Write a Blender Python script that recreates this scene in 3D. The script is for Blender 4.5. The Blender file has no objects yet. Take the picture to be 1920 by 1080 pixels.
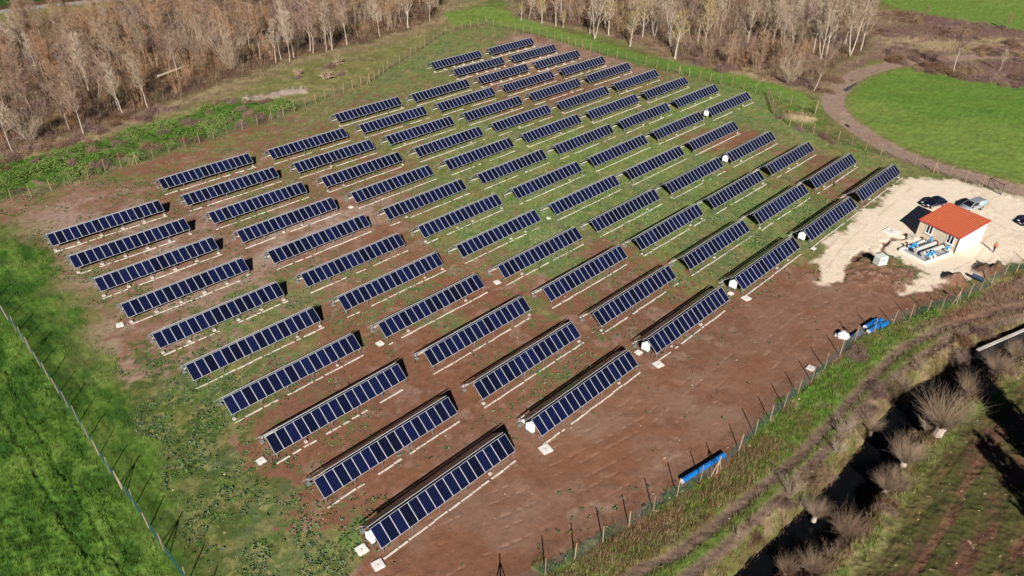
import bpy, math, random
import numpy as np
from mathutils import Matrix, Vector

R = math.radians
scene = bpy.context.scene
COL = scene.collection
rng = np.random.default_rng(7)
random.seed(7)

# ------------------------------------------------------------------ camera
F, PITCH, ROLL, H = 1350.0, 0.5794514, 0.0120931, 53.8
CP, SP, CR, SR = math.cos(PITCH), math.sin(PITCH), math.cos(ROLL), math.sin(ROLL)
cam_d = bpy.data.cameras.new('camera')
cam = bpy.data.objects.new('camera', cam_d)
COL.objects.link(cam)
right = Vector((CR, SP * SR, CP * SR))
up = Vector((-SR, SP * CR, CP * CR))
fwd = Vector((0, CP, -SP))
m = Matrix((right, up, -fwd)).transposed().to_4x4()
m.translation = (0, 0, H)
cam.matrix_world = m
cam_d.sensor_width = 36.0
cam_d.lens = F / 1920 * 36
cam_d.clip_start = 0.5
cam_d.clip_end = 12000
scene.camera = cam

# ------------------------------------------------------------------ light
SUN_EL, SUN_AZ = 30.0, -88.0          # math azimuth of the sun: behind the camera
world = bpy.data.worlds.new('World')
scene.world = world
world.use_nodes = True
wn = world.node_tree
wn.nodes.clear()
bg = wn.nodes.new('ShaderNodeBackground')
sky = wn.nodes.new('ShaderNodeTexSky')
wo = wn.nodes.new('ShaderNodeOutputWorld')
sky.sky_type = 'NISHITA'
sky.sun_disc = False
sky.sun_elevation = R(SUN_EL)
sky.sun_rotation = R(90 - SUN_AZ)
sky.altitude = 10000
sky.air_density = 0.6
sky.dust_density = 0.3
bg.inputs['Strength'].default_value = 0.05
wn.links.new(sky.outputs[0], bg.inputs[0])
wn.links.new(bg.outputs[0], wo.inputs[0])
sun_d = bpy.data.lights.new('sun', 'SUN')
sun_d.energy = 5.0
sun_d.angle = R(0.53)
sun_d.color = (1.0, 0.95, 0.87)
sun = bpy.data.objects.new('sun', sun_d)
COL.objects.link(sun)
sdir = Vector((math.cos(R(SUN_EL)) * math.cos(R(SUN_AZ)), math.cos(R(SUN_EL)) * math.sin(R(SUN_AZ)), math.sin(R(SUN_EL))))
sun.rotation_euler = (-sdir).to_track_quat('-Z', 'Y').to_euler()
sun.location = (0, -60, 80)
vs = scene.view_settings
vs.view_transform = 'Standard'
vs.look = 'None'
vs.exposure = 0.55
vs.gamma = 1.0
vs.use_curve_mapping = False

# ------------------------------------------------------------------ helpers
def gp(px, py, z=0.0):
    """point of the survey photograph -> metres on the level z"""
    a, b = (px - 960) / F, (540 - py) / F
    X, Y = a * CR - b * SR, a * SR + b * CR
    dy, dz = CP + Y * SP, -SP + Y * CP
    t = (z - H) / dz
    return (X * t, dy * t)

def gpl(pts, z=0.0):
    return np.array([gp(x, y, z) for x, y in pts])

def tag(o, label=None, cat=None, group=None, kind=None):
    if label: o['label'] = label
    if cat: o['category'] = cat
    if group: o['group'] = group
    if kind: o['kind'] = kind
    return o

def mesh_np(name, V, Fc, mats=(), smooth=False, mi=None):
    """V (n,3), Fc (m,k) int array or list of tuples"""
    me = bpy.data.meshes.new(name)
    V = np.asarray(V, dtype=np.float32)
    if isinstance(Fc, np.ndarray):
        k = Fc.shape[1]
        me.vertices.add(len(V)); me.vertices.foreach_set('co', V.ravel())
        me.loops.add(Fc.size); me.loops.foreach_set('vertex_index', Fc.astype(np.int32).ravel())
        me.polygons.add(len(Fc)); me.polygons.foreach_set('loop_start', np.arange(0, Fc.size, k, dtype=np.int32))
        me.update(calc_edges=True)
    else:
        me.from_pydata([tuple(map(float, v)) for v in V], [], [tuple(map(int, f)) for f in Fc])
    for mt in mats: me.materials.append(mt)
    if mi is not None: me.polygons.foreach_set('material_index', np.asarray(mi, dtype=np.int32))
    if smooth: me.polygons.foreach_set('use_smooth', np.ones(len(me.polygons), dtype=bool))
    me.update()
    return me

def link(name, me, parent=None, loc=None, rot=None):
    o = bpy.data.objects.new(name, me)
    COL.objects.link(o)
    if parent: o.parent = parent
    if loc is not None: o.location = loc
    if rot is not None: o.rotation_euler = rot
    return o

def empty(name, loc=(0, 0, 0), rotz=0.0):
    o = bpy.data.objects.new(name, None)
    o.empty_display_size = 0.3
    COL.objects.link(o)
    o.location = loc
    o.rotation_euler = (0, 0, rotz)
    return o

def dup(root):
    c = root.copy(); COL.objects.link(c)
    for ch in root.children:
        d = ch.copy(); COL.objects.link(d); d.parent = c
        for g in ch.children:
            e = g.copy(); COL.objects.link(e); e.parent = d
    return c

class MB:
    """mesh collector"""
    def __init__(s): s.v = []; s.f = []; s.m = []
    def add(s, V, Fs, mi=0):
        n = len(s.v); s.v += [tuple(v) for v in V]; s.f += [tuple(i + n for i in f) for f in Fs]; s.m += [mi] * len(Fs)
    def box(s, c, d, mi=0, rz=0.0, taper=1.0):
        x, y, z = d[0] / 2, d[1] / 2, d[2] / 2
        P = []
        for k, t in ((-1, 1.0), (1, taper)):
            for a, b in ((-1, -1), (1, -1), (1, 1), (-1, 1)):
                px, py = a * x * t, b * y * t
                P.append((c[0] + px * math.cos(rz) - py * math.sin(rz), c[1] + px * math.sin(rz) + py * math.cos(rz), c[2] + k * z))
        s.add(P, [(3, 2, 1, 0), (4, 5, 6, 7), (0, 1, 5, 4), (1, 2, 6, 5), (2, 3, 7, 6), (3, 0, 4, 7)], mi)
    def tube(s, pts, rad, n=6, mi=0, cap=True):
        V, Fs = tube(pts, rad, n, cap); s.add(V, Fs, mi)
    def quad(s, a, b, c, d, mi=0): s.add([a, b, c, d], [(0, 1, 2, 3)], mi)
    def prism(s, ring, off, mi=0):
        n = len(ring); V = [tuple(p) for p in ring] + [(p[0] + off[0], p[1] + off[1], p[2] + off[2]) for p in ring]
        Fs = [tuple(range(n))[::-1], tuple(range(n, 2 * n))] + [(i, (i + 1) % n, n + (i + 1) % n, n + i) for i in range(n)]
        s.add(V, Fs, mi)
    def mesh(s, name, mats, smooth=False): return mesh_np(name, np.array(s.v), s.f, mats, smooth, s.m)

def tube(pts, rad, n=6, cap=True):
    pts = [Vector(p) for p in pts]
    if not hasattr(rad, '__len__'): rad = [rad] * len(pts)
    V = []; Fs = []
    for i, p in enumerate(pts):
        d = (pts[min(i + 1, len(pts) - 1)] - pts[max(i - 1, 0)]).normalized()
        a = d.cross(Vector((0, 0, 1)) if abs(d.z) < 0.9 else Vector((1, 0, 0))).normalized(); b = d.cross(a)
        for k in range(n):
            t = 2 * math.pi * k / n
            V.append(p + (a * math.cos(t) + b * math.sin(t)) * rad[i])
    for i in range(len(pts) - 1):
        for k in range(n):
            k2 = (k + 1) % n
            Fs.append((i * n + k, i * n + k2, (i + 1) * n + k2, (i + 1) * n + k))
    if cap:
        Fs.append(tuple(range(n))[::-1]); Fs.append(tuple(range((len(pts) - 1) * n, len(pts) * n)))
    return V, Fs

# ------------------------------------------------------------------ materials
def new_mat(name):
    mt = bpy.data.materials.new(name); mt.use_nodes = True
    nt = mt.node_tree; b = nt.nodes['Principled BSDF']
    return mt, nt, b

def mat(name, col, rough=0.7, metal=0.0, var=0.15, scale=6.0, spec=0.3, bump=0.0, rnd=0.0, coat=0.0):
    mt, nt, b = new_mat(name)
    tc = nt.nodes.new('ShaderNodeTexCoord')
    nz = nt.nodes.new('ShaderNodeTexNoise'); nz.inputs['Scale'].default_value = scale; nz.inputs['Detail'].default_value = 5
    nt.links.new(tc.outputs['Object'], nz.inputs['Vector'])
    mr = nt.nodes.new('ShaderNodeMapRange'); mr.inputs[1].default_value = 0.3; mr.inputs[2].default_value = 0.7
    mr.inputs[3].default_value = 1 - var; mr.inputs[4].default_value = 1 + var
    nt.links.new(nz.outputs[0], mr.inputs[0])
    mul = nt.nodes.new('ShaderNodeVectorMath'); mul.operation = 'SCALE'
    mul.inputs[0].default_value = col[:3]
    last = mr.outputs[0]
    if rnd > 0:
        oi = nt.nodes.new('ShaderNodeObjectInfo')
        m2 = nt.nodes.new('ShaderNodeMapRange'); m2.inputs[3].default_value = 1 - rnd; m2.inputs[4].default_value = 1 + rnd
        nt.links.new(oi.outputs['Random'], m2.inputs[0])
        mm = nt.nodes.new('ShaderNodeMath'); mm.operation = 'MULTIPLY'
        nt.links.new(last, mm.inputs[0]); nt.links.new(m2.outputs[0], mm.inputs[1]); last = mm.outputs[0]
    nt.links.new(last, mul.inputs['Scale'])
    nt.links.new(mul.outputs[0], b.inputs['Base Color'])
    b.inputs['Roughness'].default_value = rough; b.inputs['Metallic'].default_value = metal
    b.inputs['Specular IOR Level'].default_value = spec
    if coat: b.inputs['Coat Weight'].default_value = coat; b.inputs['Coat Roughness'].default_value = 0.05
    if bump:
        bp = nt.nodes.new('ShaderNodeBump'); bp.inputs['Strength'].default_value = bump; bp.inputs['Distance'].default_value = 0.05
        nt.links.new(nz.outputs[0], bp.inputs['Height']); nt.links.new(bp.outputs[0], b.inputs['Normal'])
    return mt

def attr_mat(name, rough=0.9, fine=9.0, amp=0.28, bump=0.5, trans=0.0):
    """base colour from the 'tint' attribute times fine grain"""
    mt, nt, b = new_mat(name)
    at = nt.nodes.new('ShaderNodeAttribute'); at.attribute_name = 'tint'
    b.inputs['Roughness'].default_value = rough
    b.inputs['Specular IOR Level'].default_value = 0.15
    if amp > 0:
        tc = nt.nodes.new('ShaderNodeTexCoord')
        nz = nt.nodes.new('ShaderNodeTexNoise'); nz.inputs['Scale'].default_value = fine; nz.inputs['Detail'].default_value = 6; nz.inputs['Roughness'].default_value = 0.65
        nt.links.new(tc.outputs['Object'], nz.inputs['Vector'])
        mr = nt.nodes.new('ShaderNodeMapRange'); mr.inputs[1].default_value = 0.3; mr.inputs[2].default_value = 0.7
        mr.inputs[3].default_value = 1 - amp; mr.inputs[4].default_value = 1 + amp
        nt.links.new(nz.outputs[0], mr.inputs[0])
        mul = nt.nodes.new('ShaderNodeVectorMath'); mul.operation = 'SCALE'
        nt.links.new(at.outputs['Color'], mul.inputs[0]); nt.links.new(mr.outputs[0], mul.inputs['Scale'])
        nt.links.new(mul.outputs[0], b.inputs['Base Color'])
        if bump:
            bp = nt.nodes.new('ShaderNodeBump'); bp.inputs['Strength'].default_value = bump; bp.inputs['Distance'].default_value = 0.08
            nt.links.new(nz.outputs[0], bp.inputs['Height']); nt.links.new(bp.outputs[0], b.inputs['Normal'])
    else:
        nt.links.new(at.outputs['Color'], b.inputs['Base Color'])
    return mt

M = {}
M['ground'] = attr_mat('ground_surface')
M['plant'] = attr_mat('plant_blades', rough=0.8, amp=0.0)
M['alu'] = mat('galvanised_steel', (0.28, 0.29, 0.30), 0.5, 0.4, 0.1)
M['concrete'] = mat('pale_concrete', (0.52, 0.47, 0.42), 0.9, 0, 0.18, 5)
M['whiteconc'] = mat('white_concrete', (0.74, 0.70, 0.66), 0.9, 0, 0.15, 4)
M['cabinet'] = mat('white_cabinet_paint', (0.82, 0.83, 0.84), 0.45, 0, 0.04)
M['kerb'] = mat('kerb_concrete', (0.60, 0.56, 0.50), 0.9, 0, 0.25, 3)
M['wood'] = mat('weathered_stake_wood', (0.33, 0.225, 0.135), 0.85, 0, 0.25, 12, rnd=0.25)
M['dark'] = mat('dark_rubber', (0.02, 0.02, 0.022), 0.8)

# solar glass: dark cells in a fine pale grid, per-panel colour differences
def solar_mat():
    mt, nt, b = new_mat('solar_cells')
    tc = nt.nodes.new('ShaderNodeTexCoord')
    sx = nt.nodes.new('ShaderNodeSeparateXYZ'); nt.links.new(tc.outputs['Object'], sx.inputs[0])
    def line(out, off, pitch, w):
        a = nt.nodes.new('ShaderNodeMath'); a.operation = 'ADD'; a.inputs[1].default_value = off; nt.links.new(out, a.inputs[0])
        d = nt.nodes.new('ShaderNodeMath'); d.operation = 'DIVIDE'; d.inputs[1].default_value = pitch; nt.links.new(a.outputs[0], d.inputs[0])
        f = nt.nodes.new('ShaderNodeMath'); f.operation = 'FRACT'; nt.links.new(d.outputs[0], f.inputs[0])
        s = nt.nodes.new('ShaderNodeMath'); s.operation = 'SUBTRACT'; s.inputs[1].default_value = 0.5; nt.links.new(f.outputs[0], s.inputs[0])
        ab = nt.nodes.new('ShaderNodeMath'); ab.operation = 'ABSOLUTE'; nt.links.new(s.outputs[0], ab.inputs[0])
        g = nt.nodes.new('ShaderNodeMath'); g.operation = 'GREATER_THAN'; g.inputs[1].default_value = 0.5 - w / pitch / 2; nt.links.new(ab.outputs[0], g.inputs[0])
        return g.outputs[0]
    lx = line(sx.outputs[0], 10 * 0.154, 0.154, 0.013)
    ly = line(sx.outputs[1], 10 * 0.159, 0.159, 0.013)
    mx = nt.nodes.new('ShaderNodeMath'); mx.operation = 'MAXIMUM'; nt.links.new(lx, mx.inputs[0]); nt.links.new(ly, mx.inputs[1])
    oi = nt.nodes.new('ShaderNodeObjectInfo')
    cr = nt.nodes.new('ShaderNodeValToRGB')
    cr.color_ramp.elements[0].color = (0.0014, 0.0018, 0.009, 1); cr.color_ramp.elements[1].color = (0.004, 0.0075, 0.042, 1)
    nt.links.new(oi.outputs['Random'], cr.inputs[0])
    mixc = nt.nodes.new('ShaderNodeMixRGB'); mixc.inputs[2].default_value = (0.024, 0.030, 0.062, 1)
    nt.links.new(mx.outputs[0], mixc.inputs[0]); nt.links.new(cr.outputs[0], mixc.inputs[1])
    nt.links.new(mixc.outputs[0], b.inputs['Base Color'])
    b.inputs['Roughness'].default_value = 0.12
    b.inputs['IOR'].default_value = 1.45
    b.inputs['Specular IOR Level'].default_value = 0.45
    return mt
M['cells'] = solar_mat()

# ------------------------------------------------------------------ noise
_tab = np.random.default_rng(99).random((256, 256)).astype(np.float32)
def vnoise(x, y, seed=0):
    x = x + seed * 17.31; y = y + seed * 7.77
    xi = np.floor(x).astype(np.int64); yi = np.floor(y).astype(np.int64)
    fx = x - xi; fy = y - yi
    fx = fx * fx * (3 - 2 * fx); fy = fy * fy * (3 - 2 * fy)
    x0 = (xi + seed * 31) & 255; x1 = (x0 + 1) & 255; y0 = (yi + seed * 57) & 255; y1 = (y0 + 1) & 255
    a = _tab[x0, y0]; b = _tab[x1, y0]; c = _tab[x0, y1]; d = _tab[x1, y1]
    return (a * (1 - fx) + b * fx) * (1 - fy) + (c * (1 - fx) + d * fx) * fy
_cs, _sn = math.cos(0.7), math.sin(0.7)
def fbm(x, y, size, octv=4, seed=0, gain=0.55):
    """0..1 noise, largest feature about `size` metres"""
    x = x / size; y = y / size
    s = np.zeros_like(x); a = 1.0; t = 0.0
    for o in range(octv):
        s += a * vnoise(x, y, seed + o); t += a; a *= gain
        x, y = (x * _cs - y * _sn) * 2.03, (x * _sn + y * _cs) * 2.03
    s = s / t
    return np.clip((s - 0.5) * 1.7 + 0.5, 0, 1)
def sstep(a, b, x):
    t = np.clip((x - a) / (b - a), 0, 1); return t * t * (3 - 2 * t)

def seg_dist(x, y, poly, closed=False):
    d = np.full(x.shape, 1e9); n = len(poly)
    for i in range(n if closed else n - 1):
        ax, ay = poly[i]; bx, by = poly[(i + 1) % n]
        ex, ey = bx - ax, by - ay; L2 = ex * ex + ey * ey + 1e-12
        t = np.clip(((x - ax) * ex + (y - ay) * ey) / L2, 0, 1)
        d = np.minimum(d, np.hypot(x - ax - t * ex, y - ay - t * ey))
    return d
def side(x, y, poly):
    """signed distance to a polyline, + on its left"""
    best = np.full(x.shape, 1e9); sg = np.zeros(x.shape)
    for i in range(len(poly) - 1):
        ax, ay = poly[i]; bx, by = poly[i + 1]
        ex, ey = bx - ax, by - ay; L = math.hypot(ex, ey)
        t = np.clip(((x - ax) * ex + (y - ay) * ey) / L ** 2, 0, 1)
        d = np.hypot(x - ax - t * ex, y - ay - t * ey)
        c = (ex * (y - ay) - ey * (x - ax)) / L
        m_ = d < best; best = np.where(m_, d, best); sg = np.where(m_, np.sign(c), sg)
    return best * sg
def sd(x, y, poly):
    """signed distance, + inside"""
    ins = np.zeros(x.shape, dtype=bool); n = len(poly)
    for i in range(n):
        ax, ay = poly[i]; bx, by = poly[(i + 1) % n]
        if ay == by: continue
        c = ((ay > y) != (by > y)) & (x < (bx - ax) * (y - ay) / (by - ay) + ax)
        ins ^= c
    return np.where(ins, 1, -1) * seg_dist(x, y, poly, True)
def smooth_line(pts, n=4):
    """Catmull-Rom"""
    P = np.asarray(pts, float); out = []
    Q = np.vstack([2 * P[0] - P[1], P, 2 * P[-1] - P[-2]])
    for i in range(1, len(Q) - 2):
        for k in range(n):
            t = k / n
            out.append(0.5 * (2 * Q[i] + (Q[i + 1] - Q[i - 1]) * t + (2 * Q[i - 1] - 5 * Q[i] + 4 * Q[i + 1] - Q[i + 2]) * t * t + (3 * Q[i] - Q[i - 1] - 3 * Q[i + 1] + Q[i + 2]) * t ** 3))
    out.append(P[-1]); return np.array(out)

# ------------------------------------------------------------------ plan of the site (metres)
P_LEFT_FENCE = gpl([(-134, 404), (-60, 500), (0, 580), (31, 621.5), (60, 664), (148, 792), (207, 887), (253, 950), (308, 1033), (352, 1095), (440, 1230)])
P_BACK_FENCE = gpl([(-134, 404), (60, 370), (133, 346), (198, 322), (257, 308), (348, 278), (427, 252), (510, 227), (573, 200), (645, 173), (693, 157), (728, 132), (780, 100), (835, 63), (912, 46)])
P_RIGHT_FENCE = gpl([(912, 46), (981, 62), (1040, 75), (1092, 92), (1139, 106), (1210, 122), (1273, 140), (1351, 158), (1439, 180), (1450, 215), (1480, 236), (1571, 265), (1622, 283), (1681, 298), (1750, 323), (1840, 353)])
P_CORNER_FENCE = gpl([(1439, 180), (1461, 188), (1482, 197), (1527.5, 215), (1534, 196)])
P_FRONT_FENCE = gpl([(860, 1175), (940, 1122), (1022, 1079), (1076.7, 1051), (1130, 1017), (1179, 987), (1224, 959), (1269, 931), (1312.6, 904), (1343, 888), (1385, 845), (1443, 790), (1495, 740), (1546, 692), (1601, 642), (1673, 609), (1737, 588), (1793, 570), (1836, 546), (1880, 522), (1930, 497)])
FIELD = np.vstack([P_LEFT_FENCE[::-1], P_BACK_FENCE[1:], P_RIGHT_FENCE[1:], gpl([(1990, 420), (1990, 470)]), P_FRONT_FENCE[::-1]])
WHEAT = gpl([(-40, 385), (50, 445), (110, 520), (160, 590), (185, 650), (205, 710), (250, 765), (280, 830), (310, 900), (345, 985), (400, 1095), (470, 1300), (-500, 1300), (-900, 700), (-500, 330)])
RUT_A = smooth_line(gpl([(1000, 1220), (1100, 1135), (1190, 1075), (1280, 1030), (1396, 940), (1493, 860), (1553, 797), (1613, 733), (1683, 660), (1724, 638), (1775, 613), (1858, 587), (1990, 556)]))
RUT_B = smooth_line(gpl([(1080, 1240), (1190, 1150), (1297, 1073), (1380, 1007), (1470, 927), (1520, 873), (1573, 820), (1633, 748), (1703, 687), (1744, 660), (1785, 634), (1846, 615), (1890, 602), (1990, 582)]))
DITCH = smooth_line(gpl([(1270, 1240), (1350, 1150), (1430, 1075), (1503, 1010), (1562, 955), (1608, 900), (1648, 842), (1690, 785), (1738, 735), (1800, 697), (1865, 660), (1960, 615), (2100, 560), (2300, 500)]))
YARD = gpl([(1516, 500), (1530, 470), (1562, 440), (1610, 402), (1655, 362), (1690, 338), (1740, 332), (1800, 336), (1850, 350), (1990, 395), (2060, 470), (1925, 490), (1880, 505), (1850, 512), (1790, 520), (1745, 545), (1700, 553), (1690, 545), (1724, 522), (1716, 505), (1690, 490), (1672, 470), (1645, 462), (1605, 490), (1570, 525), (1530, 527)])
ROAD = smooth_line(gpl([(2050, 395), (1980, 374), (1900, 352), (1820, 331), (1750, 311), (1700, 293), (1650, 268), (1610, 243), (1580, 220), (1563, 198), (1566, 178), (1585, 155), (1612, 139), (1650, 127), (1692, 117), (1735, 113), (1800, 109), (1860, 106), (1990, 112), (2200, 130)]))
GREEN = gpl([(1590, 217), (1582, 195), (1588, 172), (1610, 150), (1650, 135), (1690, 125), (1740, 133), (1800, 147), (1870, 158), (1960, 170), (2200, 210), (2200, 420), (1990, 366), (1900, 340), (1820, 318), (1740, 292), (1680, 268), (1640, 250)])
FARGREEN = gpl([(1635, -5), (1690, 18), (1760, 30), (1850, 45), (1930, 58), (2200, 100), (2200, -120), (1600, -120)])
STRIP = gpl([(835, 25), (900, 12), (940, 15), (990, 38), (1060, 60), (1130, 80), (1220, 108), (1300, 122), (1400, 142), (1480, 165), (1533, 188), (1527, 205), (1480, 195), (1400, 170), (1310, 146), (1210, 120), (1100, 95), (1000, 63), (915, 43), (850, 47)])
LWOOD = gpl([(-420, 380), (-200, 330), (-60, 298), (20, 286), (70, 264), (155, 252), (240, 217), (310, 197), (400, 165), (480, 138), (545, 112), (615, 97), (690, 80), (760, 58), (806, 42), (838, 8), (850, -25), (600, -25), (420, -25), (300, -5), (240, 14), (150, 25), (80, 42), (0, 62), (-200, 100), (-500, 150)])
RWOOD = gpl([(965, 10), (985, 35), (1020, 42), (1085, 50), (1120, 56), (1180, 73), (1230, 92), (1270, 112), (1340, 126), (1400, 138), (1480, 158), (1535, 172), (1552, 150), (1575, 118), (1625, 95), (1640, 50), (1630, 15), (1620, -30), (960, -30)])
SCRUB = gpl([(1540, 172), (1580, 120), (1630, 95), (1640, 20), (1690, 22), (1760, 32), (1850, 48), (1930, 60), (2200, 104), (2200, 205), (1960, 168), (1870, 156), (1800, 144), (1740, 130), (1690, 122), (1640, 112), (1600, 135)])
BRAMBLE = gpl([(-100, 395), (-60, 300), (60, 300), (150, 275), (250, 245), (330, 225), (420, 190), (480, 190), (560, 195), (580, 190), (560, 202), (500, 225), (420, 250), (340, 276), (250, 305), (160, 330), (80, 352), (0, 375)])
FARROAD = gpl([(-300, 65), (-100, 38), (0, 22), (80, 12), (160, 4), (260, -4), (420, -14), (600, -30)])
HEAPS = [(gp(1787, 528), 1.9, 1.3), (gp(1852, 513), 2.4, 1.4), (gp(1872, 520), 1.3, 0.9), (gp(1500, 222), 4.5, 0.9), (gp(455, 190), 2.6, 0.5)]
# grass share inside the fence: (px, py, cover, pale)
CTRL = [(150,400,.22,.5),(130,360,.35,.2),(250,320,.38,0),(400,250,.42,0),(600,180,.5,.0),(750,110,.65,0),(850,75,.65,0),(900,62,.55,.1),(1000,78,.25,.4),(1080,92,.3,.3),(1200,130,.35,.3),
(1250,140,.5,0),(1400,170,.85,0),(1450,220,.8,0),(1500,260,.75,0),(1600,300,.65,0),(1650,320,.6,0),(1310,225,.8,0),(1350,258,.25,0),(1400,262,.3,0),(1430,300,.75,0),(1400,330,.5,0),(1480,290,.35,0),(1540,340,.35,0),(1640,345,.4,0),(1560,300,.3,0),
(1250,300,.9,0),(1150,310,.85,0),(1200,350,.9,0),(1300,390,.9,0),(1350,370,.95,0),(1450,400,.85,0),(1400,430,.6,0),(1480,420,.5,0),(1300,520,.5,0),(1220,450,.6,0),(1000,340,.75,0),(900,330,.6,0),(1050,270,.8,0),(900,240,.6,0),(1000,190,.42,0),(850,170,.55,0),
(950,150,.3,.1),(1100,200,.55,0),(1060,180,.3,0),(1150,230,.6,0),(800,260,.55,0),(700,320,.42,0),(700,240,.45,0),(600,380,.3,.1),(480,390,.4,.2),(350,410,.25,.3),(300,500,.2,.4),(620,412,.12,.9),(540,440,.15,.7),(700,500,.45,.1),(850,440,.6,.1),(950,400,.62,0),
(1000,440,.7,.4),(1050,500,.6,.2),(900,480,.4,.1),(760,560,.4,0),(560,540,.45,.2),(450,600,.5,.3),(520,640,.5,0),(640,610,.3,0),(850,600,.5,.1),(1000,580,.45,0),(1100,560,.35,0),(1200,560,.25,0),(800,650,.13,0),(900,580,.2,0),(700,700,.13,0),(850,725,.1,0),
(690,440,.12,.3),(780,490,.12,.1),(870,560,.15,0),(950,620,.15,0),(1060,560,.15,0),(1150,480,.3,0),(1010,680,.3,.1),(1100,640,.3,0),(1240,610,.15,0),(600,760,.22,0),(450,830,.3,0),(520,880,.28,0),(420,740,.6,0),(350,800,.72,0),(380,900,.66,.1),(480,960,.5,.1),(600,960,.3,0),
(650,1040,.75,0),(560,1010,.5,.1),(700,850,.13,0),(800,790,.12,0),(230,680,.2,.5),(200,560,.4,.2),(250,640,.12,.9),(300,690,.25,.4),(170,500,.35,.4),(900,950,.03,.05),(1100,850,.02,.15),(1300,730,.02,.2),(1450,600,.03,.1),(1560,560,.02,.1),(800,1000,.04,0),(900,880,.05,.3),(700,1060,.06,0),(900,1050,.03,0),(1400,700,.03,.1),(1660,600,.05,.1),(1200,760,.03,.1)]
_cp = np.array([gp(a, b) for a, b, _, _ in CTRL]); _cv = np.array([[c, d] for _, _, c, d in CTRL])

def controls(x, y):
    num = np.zeros((2,) + x.shape, np.float32); den = np.zeros(x.shape, np.float32)
    for (cx, cy), v in zip(_cp, _cv):
        dist = math.hypot(cx, cy)
        w = 1.0 / (((x - cx) ** 2 + (y - cy) ** 2) / (dist / 80) ** 2 + 6.0) ** 2
        den += w; num[0] += w * v[0]; num[1] += w * v[1]
    return num[0] / den, num[1] / den

C = {k: np.array(v, np.float32) for k, v in dict(
    fgreen=(.135, .215, .060), folive=(.17, .165, .065), soil=(.20, .099, .063), soilR=(.225, .102, .056), soilP=(.36, .26, .205), soilD=(.11, .058, .038), lush=(.085, .16, .022), lushD=(.030, .075, .010),
    olive=(.135, .135, .042), oliveP=(.24, .215, .085), blue=(.11, .165, .075), straw=(.34, .255, .15), rust=(.135, .072, .04), gravel=(.76, .645, .51), gravelD=(.58, .45, .33),
    track=(.19, .128, .098), trackD=(.12, .08, .06), green=(.115, .205, .032), greenY=(.165, .235, .048), sand=(.40, .32, .27), wood=(.075, .05, .036), mauve=(.17, .10, .085), wet=(.03, .024, .02), asph=(.30, .27, .25)).items()}

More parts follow.
